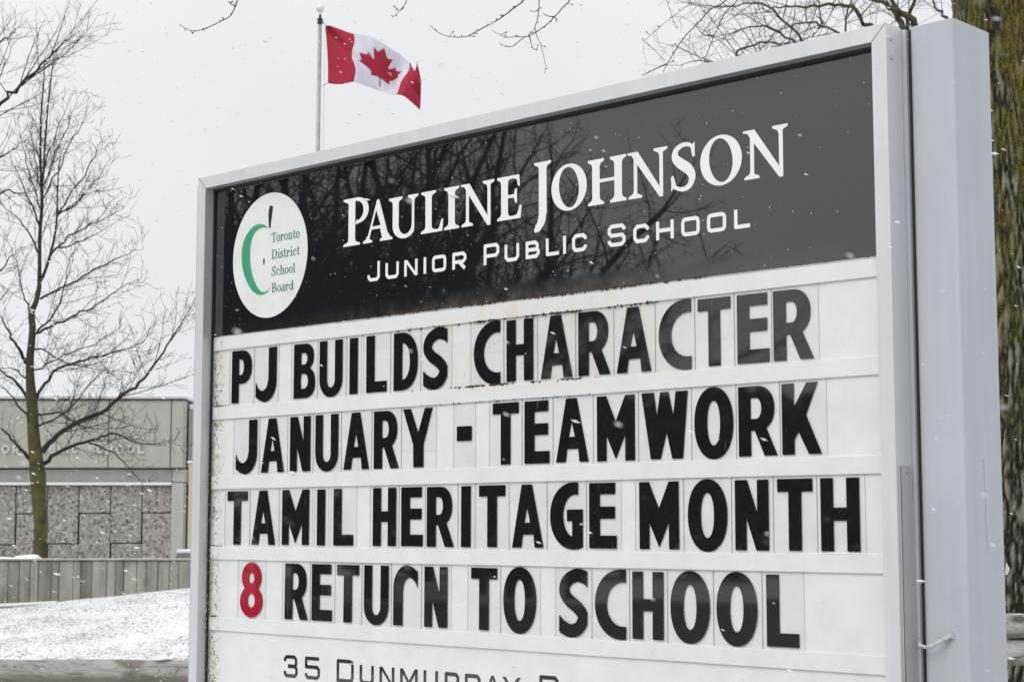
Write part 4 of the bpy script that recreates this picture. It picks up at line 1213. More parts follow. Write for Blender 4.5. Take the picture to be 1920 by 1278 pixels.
def fence(label, xa, xb, rails, posts, Y, seed):
    f = empty('log_fence', (xa, Y, 0))
    tag(f, label, 'fence')
    for i, (z0, z1, r) in enumerate(rails): log('log_rail', 0, xb-xa, z0, z1, r, f, seed+i)
    for i, (x, h) in enumerate(posts):
        V = []; F = []
        k = 14
        for q in range(9):
            for j in range(k):
                a = 2*pi*j/k; r = .085*(1+.08*noise.noise(Vector((cos(a)*2, sin(a)*2, q*.7+seed+i))))
                V.append((x-xa+r*cos(a), .17+r*sin(a), -.2+(h+.2)*q/8))
        for q in range(8):
            for j in range(k): F.append((q*k+j, q*k+(j+1) % k, (q+1)*k+(j+1) % k, (q+1)*k+j))
        F.append(tuple(8*k+j for j in range(k)))
        mobj('fence_post', V, F, M['log'], f)
    return f
zl = far(180, 1233.5, 12)[1]
fence('weathered knotty log rail below the snowy slope left of the sign', -5.6, -1.3, [(zl-.085, zl-.078, .080), (zl-.40, zl-.395, .075)], [(-5.5, .78), (-1.45, .78)], 12, 2)
zr = far(1900, 1150, 11.2)[1]
fence('grey stacked log rails at the foot of the mossy tree right of the sign', 1.5, 6.5, [(zr-.078, zr-.078, .076), (zr-.245, zr-.24, .078), (zr-.56, zr-.56, .075)], [(1.6, zr+.03), (6.3, zr+.05)], 11.2, 9)

# ------------------------------------------------------------------ flagpole and flag
PY = 32.0
xb, zb1 = far(600.5, 14, PY)
x2, z2 = far(596, 285, PY)
pole = empty('flagpole', (x2, PY, ground_h(x2, PY)))
tag(pole, 'tall thin metal flagpole with a white ball on top', 'flagpole')
M['pole'] = plain('pole_metal', (0.34, 0.34, 0.35), .45, metal=.3, var=.35, scale=2.2)
M['ballw'] = plain('ball_white', (0.70, 0.70, 0.69), .35)
M['rope'] = plain('rope', (0.55, 0.55, 0.55), .8)
pz = pole.location.z
lean = Vector((xb-x2, 0, zb1-z2)); lean /= lean.z
def onp(z): return Vector((lean.x*(z-z2), 0, z-pz))
mb = MB(); zs = [pz-.3, 2, 4, 6, 8, zb1-.33]
tube(mb, [onp(z) for z in zs], [.062, .058, .052, .046, .041, .037], 14); mb.build('pole_shaft', M['pole'], pole, True)
mb = MB(); zt3 = zb1-.33
tube(mb, [onp(zt3), onp(zt3+.03), onp(zt3+.06), onp(zt3+.09), onp(zt3+.12), onp(zt3+.20)], [.042, .06, .04, .062, .03, .014], 12); mb.build('pulley_cap', M['dark'], pole)
mb = MB()
r = .085; cz = zb1-.02
tube(mb, [onp(cz+r*sin(a)) for a in [(-.5+i/10)*pi for i in range(11)]], [max(.001, r*cos((-.5+i/10)*pi)) for i in range(11)], 16); mb.build('ball_finial', M['ballw'], pole, True)
mb = MB()
tube(mb, [onp(zt3)+Vector((.10, -.05, 0)), onp(5)+Vector((.12, -.05, 0)), onp(1.6)+Vector((.09, -.05, 0))], [.006]*3, 4); mb.build('halyard', M['rope'], pole)

flag = empty('canadian_flag', (far(611, 100, PY)[0], PY-.05, far(611, 100, PY)[1]))
tag(flag, 'red and white maple leaf flag blowing from the pole, outer red end torn', 'flag')
def mat_cloth(name, c):
    m, t, b = new_mat(name)
    n = noise_(t, coords(t), 40, 3)
    t.links.new(rampc(t, n, [(.3, tuple(x*.93 for x in c)), (.7, c)]), b.inputs['Base Color'])
    b.inputs['Roughness'].default_value = .8
    tl = nd(t, 'ShaderNodeBsdfTranslucent'); tl.inputs[0].default_value = (*c, 1)
    ms = nd(t, 'ShaderNodeMixShader'); ms.inputs[0].default_value = .35
    o = t.nodes['Material Output']
    t.links.new(b.outputs[0], ms.inputs[1]); t.links.new(tl.outputs[0], ms.inputs[2]); t.links.new(ms.outputs[0], o.inputs[0])
    return m
M['fred'] = mat_cloth('flag_red', (0.50, 0.032, 0.07))
M['fwhite'] = mat_cloth('flag_white', (0.80, 0.79, 0.86))
fcols = [(0.0, (609, 44), (614.5, 156)), (.08, (622, 49), (627, 158)), (.16, (640, 55), (644, 159.5)), (.25, (662.5, 62), (664.5, 156)), (.38, (695, 72), (693, 161)), (.5, (722, 84), (712, 169)),
         (.62, (748, 99), (728, 175)), (.75, (767, 114), (745, 182)), (.83, (772, 120), (760, 187)), (.92, (780, 120), (774, 193)), (1.0, (784, 124), (787, 203))]
FC = [(c[0], far(*c[1], PY-.05), far(*c[2], PY-.05)) for c in fcols]
fo = flag.location
def fpos(u, v):
    for i in range(len(FC)-1):
        if u <= FC[i+1][0] or i == len(FC)-2:
            a, b_ = FC[i], FC[i+1]; t = (u-a[0])/(b_[0]-a[0]); break
    tx, tz = a[1][0]+(b_[1][0]-a[1][0])*t, a[1][1]+(b_[1][1]-a[1][1])*t
    lx, lz = a[2][0]+(b_[2][0]-a[2][0])*t, a[2][1]+(b_[2][1]-a[2][1])*t
    x = lx+(tx-lx)*v; z = lz+(tz-lz)*v
    bow = sin(pi*v)
    x += .05*(sin(v*7.5+.4)*bow)*math.exp(-((u-.25)/.14)**2)-.05*bow*sin(v*5)*math.exp(-((u-.72)/.1)**2)
    x += bow*.035*sin(u*9+.6)+(.06*bow*(1 if u > .7 else 0)*(u-.7)/.3)
    amp = .02+.20*u
    y = amp*sin(u*10.5+2.4*(1-v)+.4)+.07*sin(u*21+v*3)*min(1, u*3)+.13*math.exp(-((v-(1-u*1.7))/.07)**2)*max(0, 1-u*2.6)+.06*sin((u+v*.5)*30)*max(0, u-.7)/.3
    return (x-fo.x, y, z-fo.z)
leaf_raw = [(0, -2030)]
def leaf():
    path = [(-90, 2030), (-45, 1167), (-156, 1069), (-1015, 1220), (-899, 900), (-919, 827), (-1860, 65), (-1648, -34), (-1614, -113), (-1800, -685), (-1258, -570), (-1185, -608), (-1080, -855), (-657, -401), (-546, -458), (-750, -1510), (-423, -1321), (-332, -1348), (0, -2000)]
    r = path+[(-x, y) for x, y in path[::-1][1:]]
    return [(.5+x/9600, .5-y/4800) for x, y in r]
def dense(poly, step=.012):
    o = []
    for i in range(len(poly)):
        a, b_ = poly[i], poly[(i+1) % len(poly)]
        l = math.hypot((b_[0]-a[0])*2, b_[1]-a[1]); n = max(1, int(l/step/2))
        o += [(a[0]+(b_[0]-a[0])*k/n, a[1]+(b_[1]-a[1])*k/n) for k in range(n)]
    return o
def cloth(name, polys, u0, u1, mat):
    vs = []; fs = []; sg = []
    for s, p in polys:
        q = dense(p)
        ar = sum(q[i][0]*q[(i+1) % len(q)][1]-q[(i+1) % len(q)][0]*q[i][1] for i in range(len(q)))
        if ar < 0: q = q[::-1]
        fs.append(list(range(len(vs), len(vs)+len(q)))); vs += [Vector(v) for v in q]; sg.append(s)
    nu = int((u1-u0)*60)+1
    for i in range(nu+1):
        for j in range(31): vs.append(Vector((u0+(u1-u0)*(i+.01)/(nu+.02), (j+.01)/30.02)))
    v2, e2, f2, ov, oe, of = delaunay_2d_cdt(vs, [], fs, 0, 1e-5, True)
    F = [tuple(f) for f, o in zip(f2, of) if o and sg[max(o)] > 0]
    used = sorted({i for f in F for i in f}); mp = {u: k for k, u in enumerate(used)}
    V = [fpos(v2[u][0], v2[u][1]) for u in used]
    o = mobj(name, V, [tuple(mp[i] for i in f) for f in F], mat, flag, smooth=True)
    s = o.modifiers.new('thickness', 'SOLIDIFY'); s.thickness = .003
    return o
LF = leaf()
cloth('red_band', [(1, rect(0, 0, .25, 1))], 0, .25, M['fred'])
cloth('white_field', [(1, rect(.25, 0, .75, 1)), (-1, LF)], .25, .75, M['fwhite'])
cloth('maple_leaf', [(1, LF)], .3, .7, M['fred'])
cloth('red_band', [(1, [(.75, 0), (1, 0), (.985, .3), (1.0, .55), (.985, .80), (.965, .97), (.94, .90), (.90, .86), (.865, .80), (.845, .90), (.81, .97), (.785, 1.05), (.75, 1)])], .75, 1.0, M['fred'])
mb = MB()
hp = [Vector(fpos(0, 1)), Vector(fpos(0, 0))]
pole_at = lambda z: Vector((x2+lean.x*(z-z2)-fo.x, .05, z-fo.z))
tube(mb, [pole_at(hp[0].z+fo.z+.06)+Vector((.04, 0, 0)), hp[0]], [.008, .006], 4)
tube(mb, [pole_at(hp[1].z+fo.z-.05)+Vector((.05, 0, 0)), hp[1]], [.008, .006], 4)
mb.build('flag_toggle', M['dark'], flag)
th = MB()
for (u, v, du, dz) in ((.97, .97, .10, .05), (.99, .6, .12, .02), (.93, .9, .02, .08)):
    p = Vector(fpos(u, v)); tube(th, [p, p+Vector((du*.5, .02, dz*.3)), p+Vector((du, 0, dz))], [.004, .003, .001], 3)
th.build('loose_thread', M['fred'], flag)

# ------------------------------------------------------------------ bare trees
def grow(mb, rng, p, d, length, r, level, P):
    """one branch with its side twigs, written into mb"""
    n = P['seg'][min(level, len(P['seg'])-1)]
    pts = [p.copy()]; rad = [r]
    tip = P.get('tip', .004)
    bend = Vector((rng.gauss(0, 1), rng.gauss(0, 1), rng.gauss(0, .6)))*P['wander']
    dd = d.normalized()
    for i in range(n):
        u = (i+1)/n
        dd = (dd+bend*(.35/n)+Vector((rng.gauss(0, 1), rng.gauss(0, 1), rng.gauss(0, 1)))*P['jit']/n**.5+Vector((0, 0, P['up'][min(level, len(P['up'])-1)]/n))).normalized()
        pts.append(pts[-1]+dd*length/n); rad.append(max(tip*.5, r*(1-u)**.8+tip*u*.5))
    side(mb, rng, pts, rad, length, level, P)
def side(mb, rng, pts, rad, length, level, P, u0=None):
    tube(mb, pts, rad, max(3, P['sides'][min(level, len(P['sides'])-1)]))
    if level >= P['levels']: return
    dens = P['dens'][min(level, len(P['dens'])-1)]
    cnt = max(1, int(length*dens*rng.uniform(.8, 1.2)))
    start = P['start'][min(level, len(P['start'])-1)] if u0 is None else u0
    n = len(pts)-1
    ph = rng.uniform(0, 6.28)
    for k in range(cnt):
        u = start+(1-start)*(k+rng.random())/cnt
        u = min(.985, u)
        i = min(n-1, int(u*n)); f = u*n-i
        q = pts[i].lerp(pts[i+1], f); ax = (pts[i+1]-pts[i]).normalized()
        ph += 2.4+rng.uniform(-.5, .5)
        a = ax.cross(Vector((.1, .3, 1)))
        if a.length < .05: a = ax.cross(Vector((1, 0, 0)))
        a.normalize(); b = ax.cross(a)
        o = a*cos(ph)+b*sin(ph)
        ang = radians(rng.uniform(*P['ang']))
        nd_ = ax*cos(ang)+o*sin(ang)
        l = length*P['ratio']*(1.15-u*.75)*rng.uniform(.6, 1.15)
        l = max(l, P.get('minl', .12))
        rr = rad[i]+(rad[i+1]-rad[i])*f
        grow(mb, rng, q, nd_, l, max(P.get('tip', .004)*.7, min(rr*.7, l*P['thick'])), level+1, P)

M['bark_young'] = mat_bark('young_bark', (0.022, 0.020, 0.016), (0.052, 0.047, 0.036), (0.105, 0.095, 0.016), (2.6, 5.2), mossw=.95)
M['bark_dark'] = mat_bark('dark_bark', (0.014, 0.012, 0.010), (0.038, 0.033, 0.028))
M['bark_far'] = mat_bark('far_bark', (0.05, 0.045, 0.04), (0.11, 0.10, 0.088))

# --- the young tree behind the wall, left
TY = 32.4
tree1 = empty('bare_tree', (far(74, 1050, TY)[0], TY, .50))
tag(tree1, 'young bare tree with mossy green trunk and upright leader in front of the school building', 'tree')
o1 = tree1.location
rng = random.Random(12)
def pl(pts, depth=0.0, Y=TY, o=None):
    o = o1 if o is None else o
    r = []; n = len(pts)
    for i, (px, py) in enumerate(pts):
        dy = depth*(i/(max(1, n-1)))**1.2
        x, z = far(px, py, Y+dy)
        r.append(Vector((x-o.x, dy, z-o.z)))
    return r
def smooth_pl(p, r, n=3):
    q = spline([(*a, b_) for a, b_ in zip(p, r)], n)
    return [Vector(a[:3]) for a in q], [max(.0015, a[3]) for a in q]
px2m = TY/FPX
mb = MB()
tr_pts = [(76, 1110), (75, 1030), (77, 980), (73, 935), (71, 890), (66, 850), (62, 800), (60, 757), (57, 715), (56, 677), (61, 618), (59, 588), (68, 564), (74, 535)]
tr_w = [30, 26.5, 26, 27, 30, 25, 22, 21, 17, 15, 13, 12, 10, 9]
p, r = smooth_pl(pl(tr_pts), [w/2*px2m for w in tr_w], 4)
tube(mb, p, r, 16)
l1 = pl([(74, 538), (74.5, 500), (75, 440), (79, 385), (78, 347), (76, 310), (76, 270), (77, 220), (81, 170), (84, 120)])
l2 = pl([(78, 525), (88, 499), (97, 468), (103, 440), (107, 404), (108, 350), (112, 300)], .25)
l3 = pl([(76, 365), (82, 320), (83, 290), (87, 235), (92, 180), (98, 130), (100, 95)], -.2)
mb.build('trunk', M['bark_young'], tree1, True)
PP = dict(seg=[8, 6, 4, 3], wander=.38, jit=.12, up=[.40, .35, .30, .2], sides=[5, 4, 3, 3], levels=3, dens=[5.6, 7.2, 7.0], start=[.12, .1, .1], ang=(22, 58), ratio=.36, thick=.007, tip=.0050, minl=.2)
def guided(mbn, pts, depth, w0, lvl=0, parent=tree1, mat=None, P=PP, Y=TY, o=None, name='branch', tip=None, u0=None):
    q = pl(pts, depth, Y, o)
    k = Y/FPX; n = len(q)
    rr = [max(.003, (w0*.43*k)*(1-i/(n-1))**.9+.003) for i in range(n)]
    q, rr = smooth_pl(q, rr, 3)
    for i in range(1, len(q)-1): q[i] += Vector((rng.gauss(0, .010), rng.gauss(0, .05), rng.gauss(0, .010)))
    L = sum((q[i+1]-q[i]).length for i in range(len(q)-1))
    m_ = MB(); side(m_, rng, q, rr, L, lvl, P, u0)
    return m_.build(name, mat or M['bark_dark'], parent)
for l, w in ((l1, 8), (l2, 6), (l3, 4)):
    n = len(l); rr = [w/2*px2m*(1-i/n)**.8+.004 for i in range(n)]
    q, rr = smooth_pl(l, rr, 3)
    m_ = MB(); side(m_, rng, q, rr, sum((q[i+1]-q[i]).length for i in range(len(q)-1)), 0, dict(PP, ratio=.24, ang=(18, 42), dens=[6.5, 6.2, 6.5]))
    m_.build('leader', M['bark_dark'], tree1)
G1 = [
 ([(79, 848), (100, 822), (127, 803), (160, 783), (198, 765), (232, 738), (261, 718), (282, 693), (305, 660), (327, 627), (345, 598), (364, 568)], -.9, 12),
 ([(84, 868), (108, 848), (140, 834), (165, 827), (190, 818), (214, 813), (255, 829), (295, 831), (335, 824)], .7, 9),
 ([(165, 827), (190, 838), (215, 850), (240, 872), (262, 898), (280, 902)], -.4, 4),
 ([(56, 860), (40, 842), (26, 826), (10, 810), (-25, 780), (-60, 730)], -.6, 8),
 ([(70, 745), (85, 718), (98, 702), (122, 685), (149, 677), (185, 668), (214, 660), (240, 652), (262, 643), (280, 622), (298, 598)], 1.0, 7),
 ([(52, 748), (38, 725), (24, 712), (8, 700), (-12, 680), (-40, 640)], .6, 8),
 ([(48, 680), (38, 660), (26, 640), (14, 620), (2, 598), (-20, 560)], -.7, 8),
 ([(63, 626), (80, 618), (98, 609), (119, 601), (145, 588), (170, 577), (200, 558), (226, 540), (245, 530), (266, 522)], -1.1, 6),
 ([(62, 625), (80, 612), (100, 592), (113, 565), (122, 530), (128, 495), (150, 450)], .9, 5),
 ([(76, 560), (100, 546), (143, 526), (175, 506), (208, 490), (240, 475), (270, 464)], .8, 5),
 ([(57, 590), (50, 570), (42, 545), (36, 510), (28, 480), (12, 440)], .9, 4),
 ([(96, 478), (113, 460), (131, 442), (160, 428), (190, 412), (215, 400), (234, 388)], -.9, 4),
 ([(101, 468), (125, 462), (155, 451), (190, 432), (225, 410)], 1.1, 3.5),
 ([(107, 405), (125, 392), (142, 380), (165, 362), (195, 358), (234, 350)], .5, 3.5),
 ([(108, 400), (128, 372), (150, 340), (170, 305), (186, 274), (195, 255)], -.7, 3.5),
 ([(109, 398), (134, 390), (155, 370), (170, 350), (195, 318), (219, 285)], .9, 3.5),
 ([(80, 372), (93, 350), (115, 305), (135, 265), (150, 240), (176, 200)], -.8, 3.5),
 ([(80, 365), (88, 326), (105, 285), (128, 233), (147, 192)], .8, 3),
 ([(78, 330), (100, 262), (118, 218), (135, 175)], -.3, 2.6),
 ([(74, 420), (60, 385), (45, 350), (30, 320), (18, 290)], -.6, 4),
 ([(75, 480), (55, 440), (38, 415), (20, 398), (0, 380)], .8, 4),
 ([(75, 390), (62, 350), (50, 305), (40, 260), (34, 225)], .6, 3),
 ([(75, 350), (66, 300), (58, 250), (54, 200)], -.4, 2.6),
 ([(58, 660), (75, 654), (98, 666), (125, 680), (152, 684), (190, 680)], -1.0, 4),
 ([(56, 700), (75, 690), (105, 672), (150, 655), (190, 640), (230, 606)], 1.2, 4),
 ([(60, 770), (74, 778), (95, 776), (115, 772), (130, 785), (160, 800), (210, 803), (262, 796)], 1.0, 5),
 ([(64, 800), (80, 795), (110, 780), (150, 745), (170, 715), (196, 690)], -1.2, 5),
 ([(60, 720), (40, 700), (20, 690), (-10, 690)], .3, 4),
 ([(55, 780), (35, 760), (18, 735), (0, 722)], -.8, 5),
]
for pts, dp, w in G1: guided(None, pts, dp, w)

# --- second bare tree, its trunk left of the frame, its limbs reaching in
T2Y = 26.0
o2v = Vector((far(-230, 1100, T2Y)[0], T2Y, ground_h(-9.5, T2Y)))
tree2 = empty('bare_tree', o2v)
tag(tree2, 'larger bare tree reaching in from beyond the left edge of the photo', 'tree')
k2 = T2Y/FPX
mb = MB()
q, rr = smooth_pl(pl([(-230, 1150), (-228, 1000), (-235, 800), (-225, 620), (-235, 450), (-225, 250), (-228, 60), (-225, -150)], 0, T2Y, o2v), [w*k2/2 for w in (50, 42, 38, 34, 28, 22, 16, 8)], 4)
tube(mb, q, rr, 14); mb.build('trunk', M['bark_dark'], tree2, True)
P2 = dict(PP, dens=[3.6, 5.2, 6.0], tip=.0036)
for pts, dp, w in [
 ([(-225, 430), (-150, 340), (-80, 262), (0, 194), (27, 172), (52, 145), (77, 122), (98, 100), (117, 81), (133, 70), (149, 58)], .3, 10),
 ([(-225, 300), (-140, 200), (-60, 130), (0, 80), (20, 66), (34, 50)], -.5, 8),
 ([(-225, 560), (-120, 440), (-50, 385), (0, 359), (20, 358), (45, 362), (75, 356)], -.3, 7),
 ([(-225, 500), (-130, 400), (-40, 320), (8, 291), (30, 275), (52, 262)], .7, 7),
 ([(-230, 640), (-130, 560), (-50, 520), (0, 505), (18, 480), (36, 468)], .4, 7),
 ([(-225, 700), (-100, 660), (-30, 600), (0, 560), (20, 540)], -.6, 6),
 ([(-225, 380), (-120, 250), (-50, 210), (0, 140), (12, 110)], .2, 6),
 ([(-230, 300), (-300, 200), (-360, 100)], .2, 10), ([(-230, 500), (-320, 400), (-420, 320)], -.6, 10), ([(-228, 150), (-180, 20), (-120, -120)], .5, 9)]:
    guided(None, pts, dp, w, P=P2, Y=T2Y, o=o2v, parent=tree2)

# --- the big mossy tree right of the sign
def mat_bigbark():
    m, t, b = new_mat('mossy_furrowed_bark')
    n = noise_(t, wpos(t, (1, 1, .6)), 20, 7, .7, .6)
    big = noise_(t, wpos(t, (1, 1, .6)), 7, 6, .7)
    f = noise_(t, wpos(t), 60, 5, .7)
    at = nd(t, 'ShaderNodeAttribute'); at.attribute_name = 'ridge'
    k = math_(t, 'ADD', math_(t, 'MULTIPLY', n, .35), math_(t, 'MULTIPLY', at.outputs['Fac'], .55))
    base = rampc(t, k, [(.34, (.010, .009, .006)), (.50, (.075, .069, .046)), (.68, (.20, .19, .145))])
    g_ = nd(t, 'ShaderNodeNewGeometry'); s = nd(t, 'ShaderNodeSeparateXYZ'); t.links.new(g_.outputs['Position'], s.inputs[0])
    h = maprange(t, s.outputs['Z'], 1.9, 4.2, .10, 1)
    moss = rampc(t, f, [(.38, (.030, .028, .006)), (.62, (.175, .150, .018))])
    mk = math_(t, 'MULTIPLY', math_(t, 'MULTIPLY', maprange(t, big, .40, .56), h), maprange(t, f, .32, .5))
    base = mixc(t, mk, base, moss)
    li = noise_(t, wpos(t), 9, 6, .7)
    base = mixc(t, math_(t, 'MULTIPLY', maprange(t, li, .60, .68), .45), base, (.17, .19, .155))
    t.links.new(base, b.inputs['Base Color']); b.inputs['Roughness'].default_value = .95
    bump(t, b, k, 1.0, .03)
    return m
M['bigbark'] = mat_bigbark()
BX, BTY = 3.72, 12.7
big = empty('big_tree', (BX, BTY, 0))
tag(big, 'thick old tree with furrowed bark and yellow green moss behind the right post', 'tree')
def big_trunk():
    V = []; F = []; rid = []
    nz, na = 340, 300; h = 6.6
    for i in range(nz+1):
        z = -.3+(h+.3)*i/nz
        R0 = .415+.20*math.exp(-max(0, z)/.45)-.012*z+(.06*max(0, z-4.6)**1.3)
        cx = .02*sin(z*.8)
        for j in range(na):
            a = 2*pi*j/na
            ca, sa = cos(a), sin(a)
            wv = 1+.07*noise.noise(Vector((ca*1.2, sa*1.2, z*.35)))
            w = noise.noise(Vector((ca*1.7, sa*1.7, z*1.4)))*.9
            q = Vector((ca*9.5+w, sa*9.5+w, z*5.0))
            f = 1-abs(noise.noise(q))*2.4
            f2 = 1-abs(noise.noise(Vector((ca*21, sa*21, z*13+7))))*2.2
            rg = max(-1, f)*.6+max(-1, f2)*.4
            r = R0*wv-.045*max(0, rg)**1.3
            V.append((cx+r*ca, r*sa, z)); rid.append(1-max(0, rg))
    for i in range(nz):
        for j in range(na):
            F.append((i*na+j, i*na+(j+1) % na, (i+1)*na+(j+1) % na, (i+1)*na+j))
    o = mobj('trunk', V, F, M['bigbark'], big, smooth=True)
    at = o.data.attributes.new('ridge', 'FLOAT', 'POINT'); at.data.foreach_set('value', rid)
big_trunk()
# limbs above the frame; fine twigs hang down into view from them
PT = dict(seg=[8, 7, 4], wander=.3, jit=.12, up=[-.5, -.25, .5], sides=[5, 4, 3], levels=1, dens=[2.0, 4], start=[.3, .2], ang=(25, 55), ratio=.34, thick=.006, tip=.0022, minl=.06)
rt = random.Random(33)
limbs = [[(0, 0, 6.1), (-.9, -.5, 7.0), (-2.4, -1.6, 7.6), (-4.2, -2.6, 7.8), (-5.8, -3.2, 7.6), (-6.8, -3.6, 7.2)],
         [(0, 0, 5.9), (-1.0, .3, 6.6), (-2.4, .8, 7.2), (-3.8, 1.2, 7.4)],
         [(.1, 0, 6.1), (.3, .3, 8), (.2, .5, 10), (.5, .4, 12.5)],
         [(.1, .1, 6.0), (1.2, .5, 7.2), (2.8, .9, 8.6), (4.4, 1.2, 10)],
         [(0, -.1, 6.0), (.2, -1.2, 7.2), (.5, -2.8, 8.4), (.4, -4.4, 9.4)]]
PB = dict(PP, levels=2, dens=[1.1, 2.2, 3], ratio=.4, tip=.006, up=[.1, .1, .1], thick=.012, sides=[6, 4, 3])
for L_ in limbs:
    pts = [Vector(a) for a in L_]
    rr0 = [.16*(1-i/(len(pts)))+.02 for i in range(len(pts))]
    q, rr = smooth_pl(pts, rr0, 4)
    m_ = MB()
    # side growth rises above the limb so that it stays out of the photo's sky
    tube(m_, q, rr, 10)
    for k in range(9):
        i = rt.randrange(4, len(q)-1)
        d = Vector((rt.uniform(-1, 1), rt.uniform(-1, 1), rt.uniform(1.0, 1.8)))
        grow(m_, rt, q[i], d, rt.uniform(1.0, 2.4), rr[i]*.5, 1, dict(PB, up=[.2, .2, .3]))
    m_.build('limb', M['bark_dark'], big)
def hang(pts, Y, w0, w1, sub=(), name='twig', top=None):
    """a hanging twig: from the limb (top, in tree coordinates) down along the seen points"""
    q = []
    for i, (px, py) in enumerate(pts):
        x, z = far(px, py, Y); q.append(Vector((x-BX, Y-BTY, z)))
    if top is not None:
        T = Vector(top); d0 = (q[0]-q[1]).normalized(); g_ = (T-q[0]).length
        c1 = T+Vector((0, 0, -.25*g_)); c2 = q[0]+d0*.4*g_
        up = []
        for k in range(9):
            u = k/9; up.append(T*(1-u)**3+c1*3*u*(1-u)**2+c2*3*u*u*(1-u)+q[0]*u**3)
        q = up+q
    n = len(q); rr = [w0+(w1-w0)*i/(n-1) for i in range(n)]
    p_, r_ = smooth_pl(q, rr, 5)
    p_ = [a+Vector((rt.gauss(0, .0008), 0, rt.gauss(0, .0008))) for a in p_]
    tube(HM, p_, r_, 5)
    for i in range(3 if top is None else 45, len(p_)-1, 3):           # buds
        if rt.random() < .75:
            d = Vector((rt.uniform(-1, 1), rt.uniform(-.5, .5), rt.uniform(-.4, 1))).normalized()
            l = rt.uniform(.008, .018); b0 = p_[i]
            if rt.random() < .25: l *= 2.6
            tube(HM, [b0, b0+d*l*.6, b0+d*l*.8, b0+d*l], [.0016, .0018, .0042, .001], 5)
    for s in sub:
        qq = [Vector((far(a, b_, Y)[0]-BX, Y-BTY, far(a, b_, Y)[1])) for a, b_ in s]
        m = len(qq); rr = [w1*1.5*(1-i/m)+.0009 for i in range(m)]
        p2, r2 = smooth_pl(qq, rr, 4); tube(HM, p2, r2, 4)
        for i in range(2, len(p2)-1, 4):
            d = Vector((rt.uniform(-1, 1), 0, rt.uniform(-1, 1))).normalized()
            tube(HM, [p2[i], p2[i]+d*.008, p2[i]+d*.012], [.0012, .003, .0008], 4)
HY = 9.6
tops_ = [(-6.0, -3.2, 7.5), (-5.0, -2.9, 7.7), (-4.2, -2.6, 7.8), (-3.6, -2.3, 7.75), (-2.6, -1.8, 7.6), (-2.0, -1.3, 7.45)]
def fam(items):
    global HM
    HM = MB()
    for a in items: hang(*a[:4], sub=a[4] if len(a) > 4 else (), top=a[5] if len(a) > 5 else None)
    HM.build('hanging_twig', M['bark_dark'], big)
fam([([(450, -60), (445, 0), (440, 15), (432, 30), (418, 38), (398, 48), (380, 56), (360, 58), (345, 52), (336, 46)], HY, .006, .0018, ([(441, 12), (434, 8), (430, 4)], [(436, 2), (431, 6), (428, 3)], [(420, 37), (416, 32)]), (-4.9, -2.85, 7.7))])
fam([([(772, -50), (762, 0), (752, 18), (742, 28), (736, 33)], HY, .005, .0014, ([(748, 20), (741, 14), (740, 10)],), (-4.1, -2.55, 7.8))])
fam([([(1010, -40), (983, 0), (966, 14), (942, 32), (918, 46), (892, 60), (878, 68), (858, 70), (838, 68), (820, 60), (806, 48)], HY-.2, .0065, .0016, ([(932, 39), (930, 34)], [(943, 32), (937, 28)]), (-3.2, -2.1, 7.75))])
fam([([(1012, -60), (1011, 0), (1010, 22), (1006, 42), (1003, 52), (1006, 66), (1014, 85), (1019, 104), (1023, 124), (1021, 138)], HY+.1, .005, .0012, ([(1010, 20), (1001, 22), (994, 21)], [(1003, 52), (998, 60), (990, 68)]), (-3.5, -2.2, 7.75)),
     ([(1100, -60), (1068, 0), (1056, 14), (1040, 32), (1022, 49), (1000, 64), (985, 69), (965, 69), (950, 70), (938, 66), (922, 57)], HY+.1, .006, .0014,
      ([(985, 69), (974, 77), (962, 87), (952, 88), (944, 86), (936, 80)], [(1040, 32), (1026, 30), (1018, 25)], [(993, 68), (996, 82), (1001, 93), (1008, 90), (1009, 84)], [(1040, 32), (1044, 38), (1042, 42)]), (-2.8, -1.85, 7.7))])
fam([([(1400, -60), (1362, 0), (1335, 16), (1310, 42), (1285, 68), (1268, 92), (1252, 118), (1243, 136)], HY-.5, .0055, .002, ([(1250, 120), (1232, 128), (1204, 142)],), (-1.9, -1.3, 7.4)),
     ([(1420, -60), (1383, 0), (1365, 18), (1352, 38), (1340, 66), (1328, 95), (1320, 117)], HY-.4, .0055, .002, ([(1337, 67), (1322, 66), (1312, 58), (1304, 48)],), (-1.8, -1.2, 7.4))])
fam([([(1528, -60), (1535, 0), (1537, 20), (1540, 38), (1538, 50), (1530, 62), (1523, 70)], HY-.6, .005, .0022, ([(1539, 48), (1532, 54), (1528, 54)], [(1540, 40), (1543, 48), (1540, 52)]), (-2.1, -1.4, 7.5))])
fam([([(1235, -60), (1250, 0), (1258, 25), (1264, 42), (1270, 55)], HY-.4, .003, .0010, (), (-3.1, -2.0, 7.7)),
     ([(1300, -60), (1296, 0), (1270, 25), (1240, 48), (1208, 76), (1204, 72)], HY+1.0, .0035, .0010, ([(1208, 78), (1225, 92), (1246, 114)],), (-2.2, -1.0, 7.4))])
# remaining hanging twigs above the frame keep the limb believable from the side
for k in range(26):
    i = rt.choice(range(2, 6)); a = Vector(limbs[0][i])+Vector((rt.uniform(-.8, .8), rt.uniform(-.4, .4), 0))
    HM = MB(); grow(HM, rt, a, Vector((rt.uniform(-.6, .6), rt.uniform(-.4, .4), rt.uniform(-.1, .3))), rt.uniform(.5, .9), .008, 1, dict(PT, levels=2, up=[-.2, -.2, 0]))
    HM.build('twig', M['bark_dark'], big)

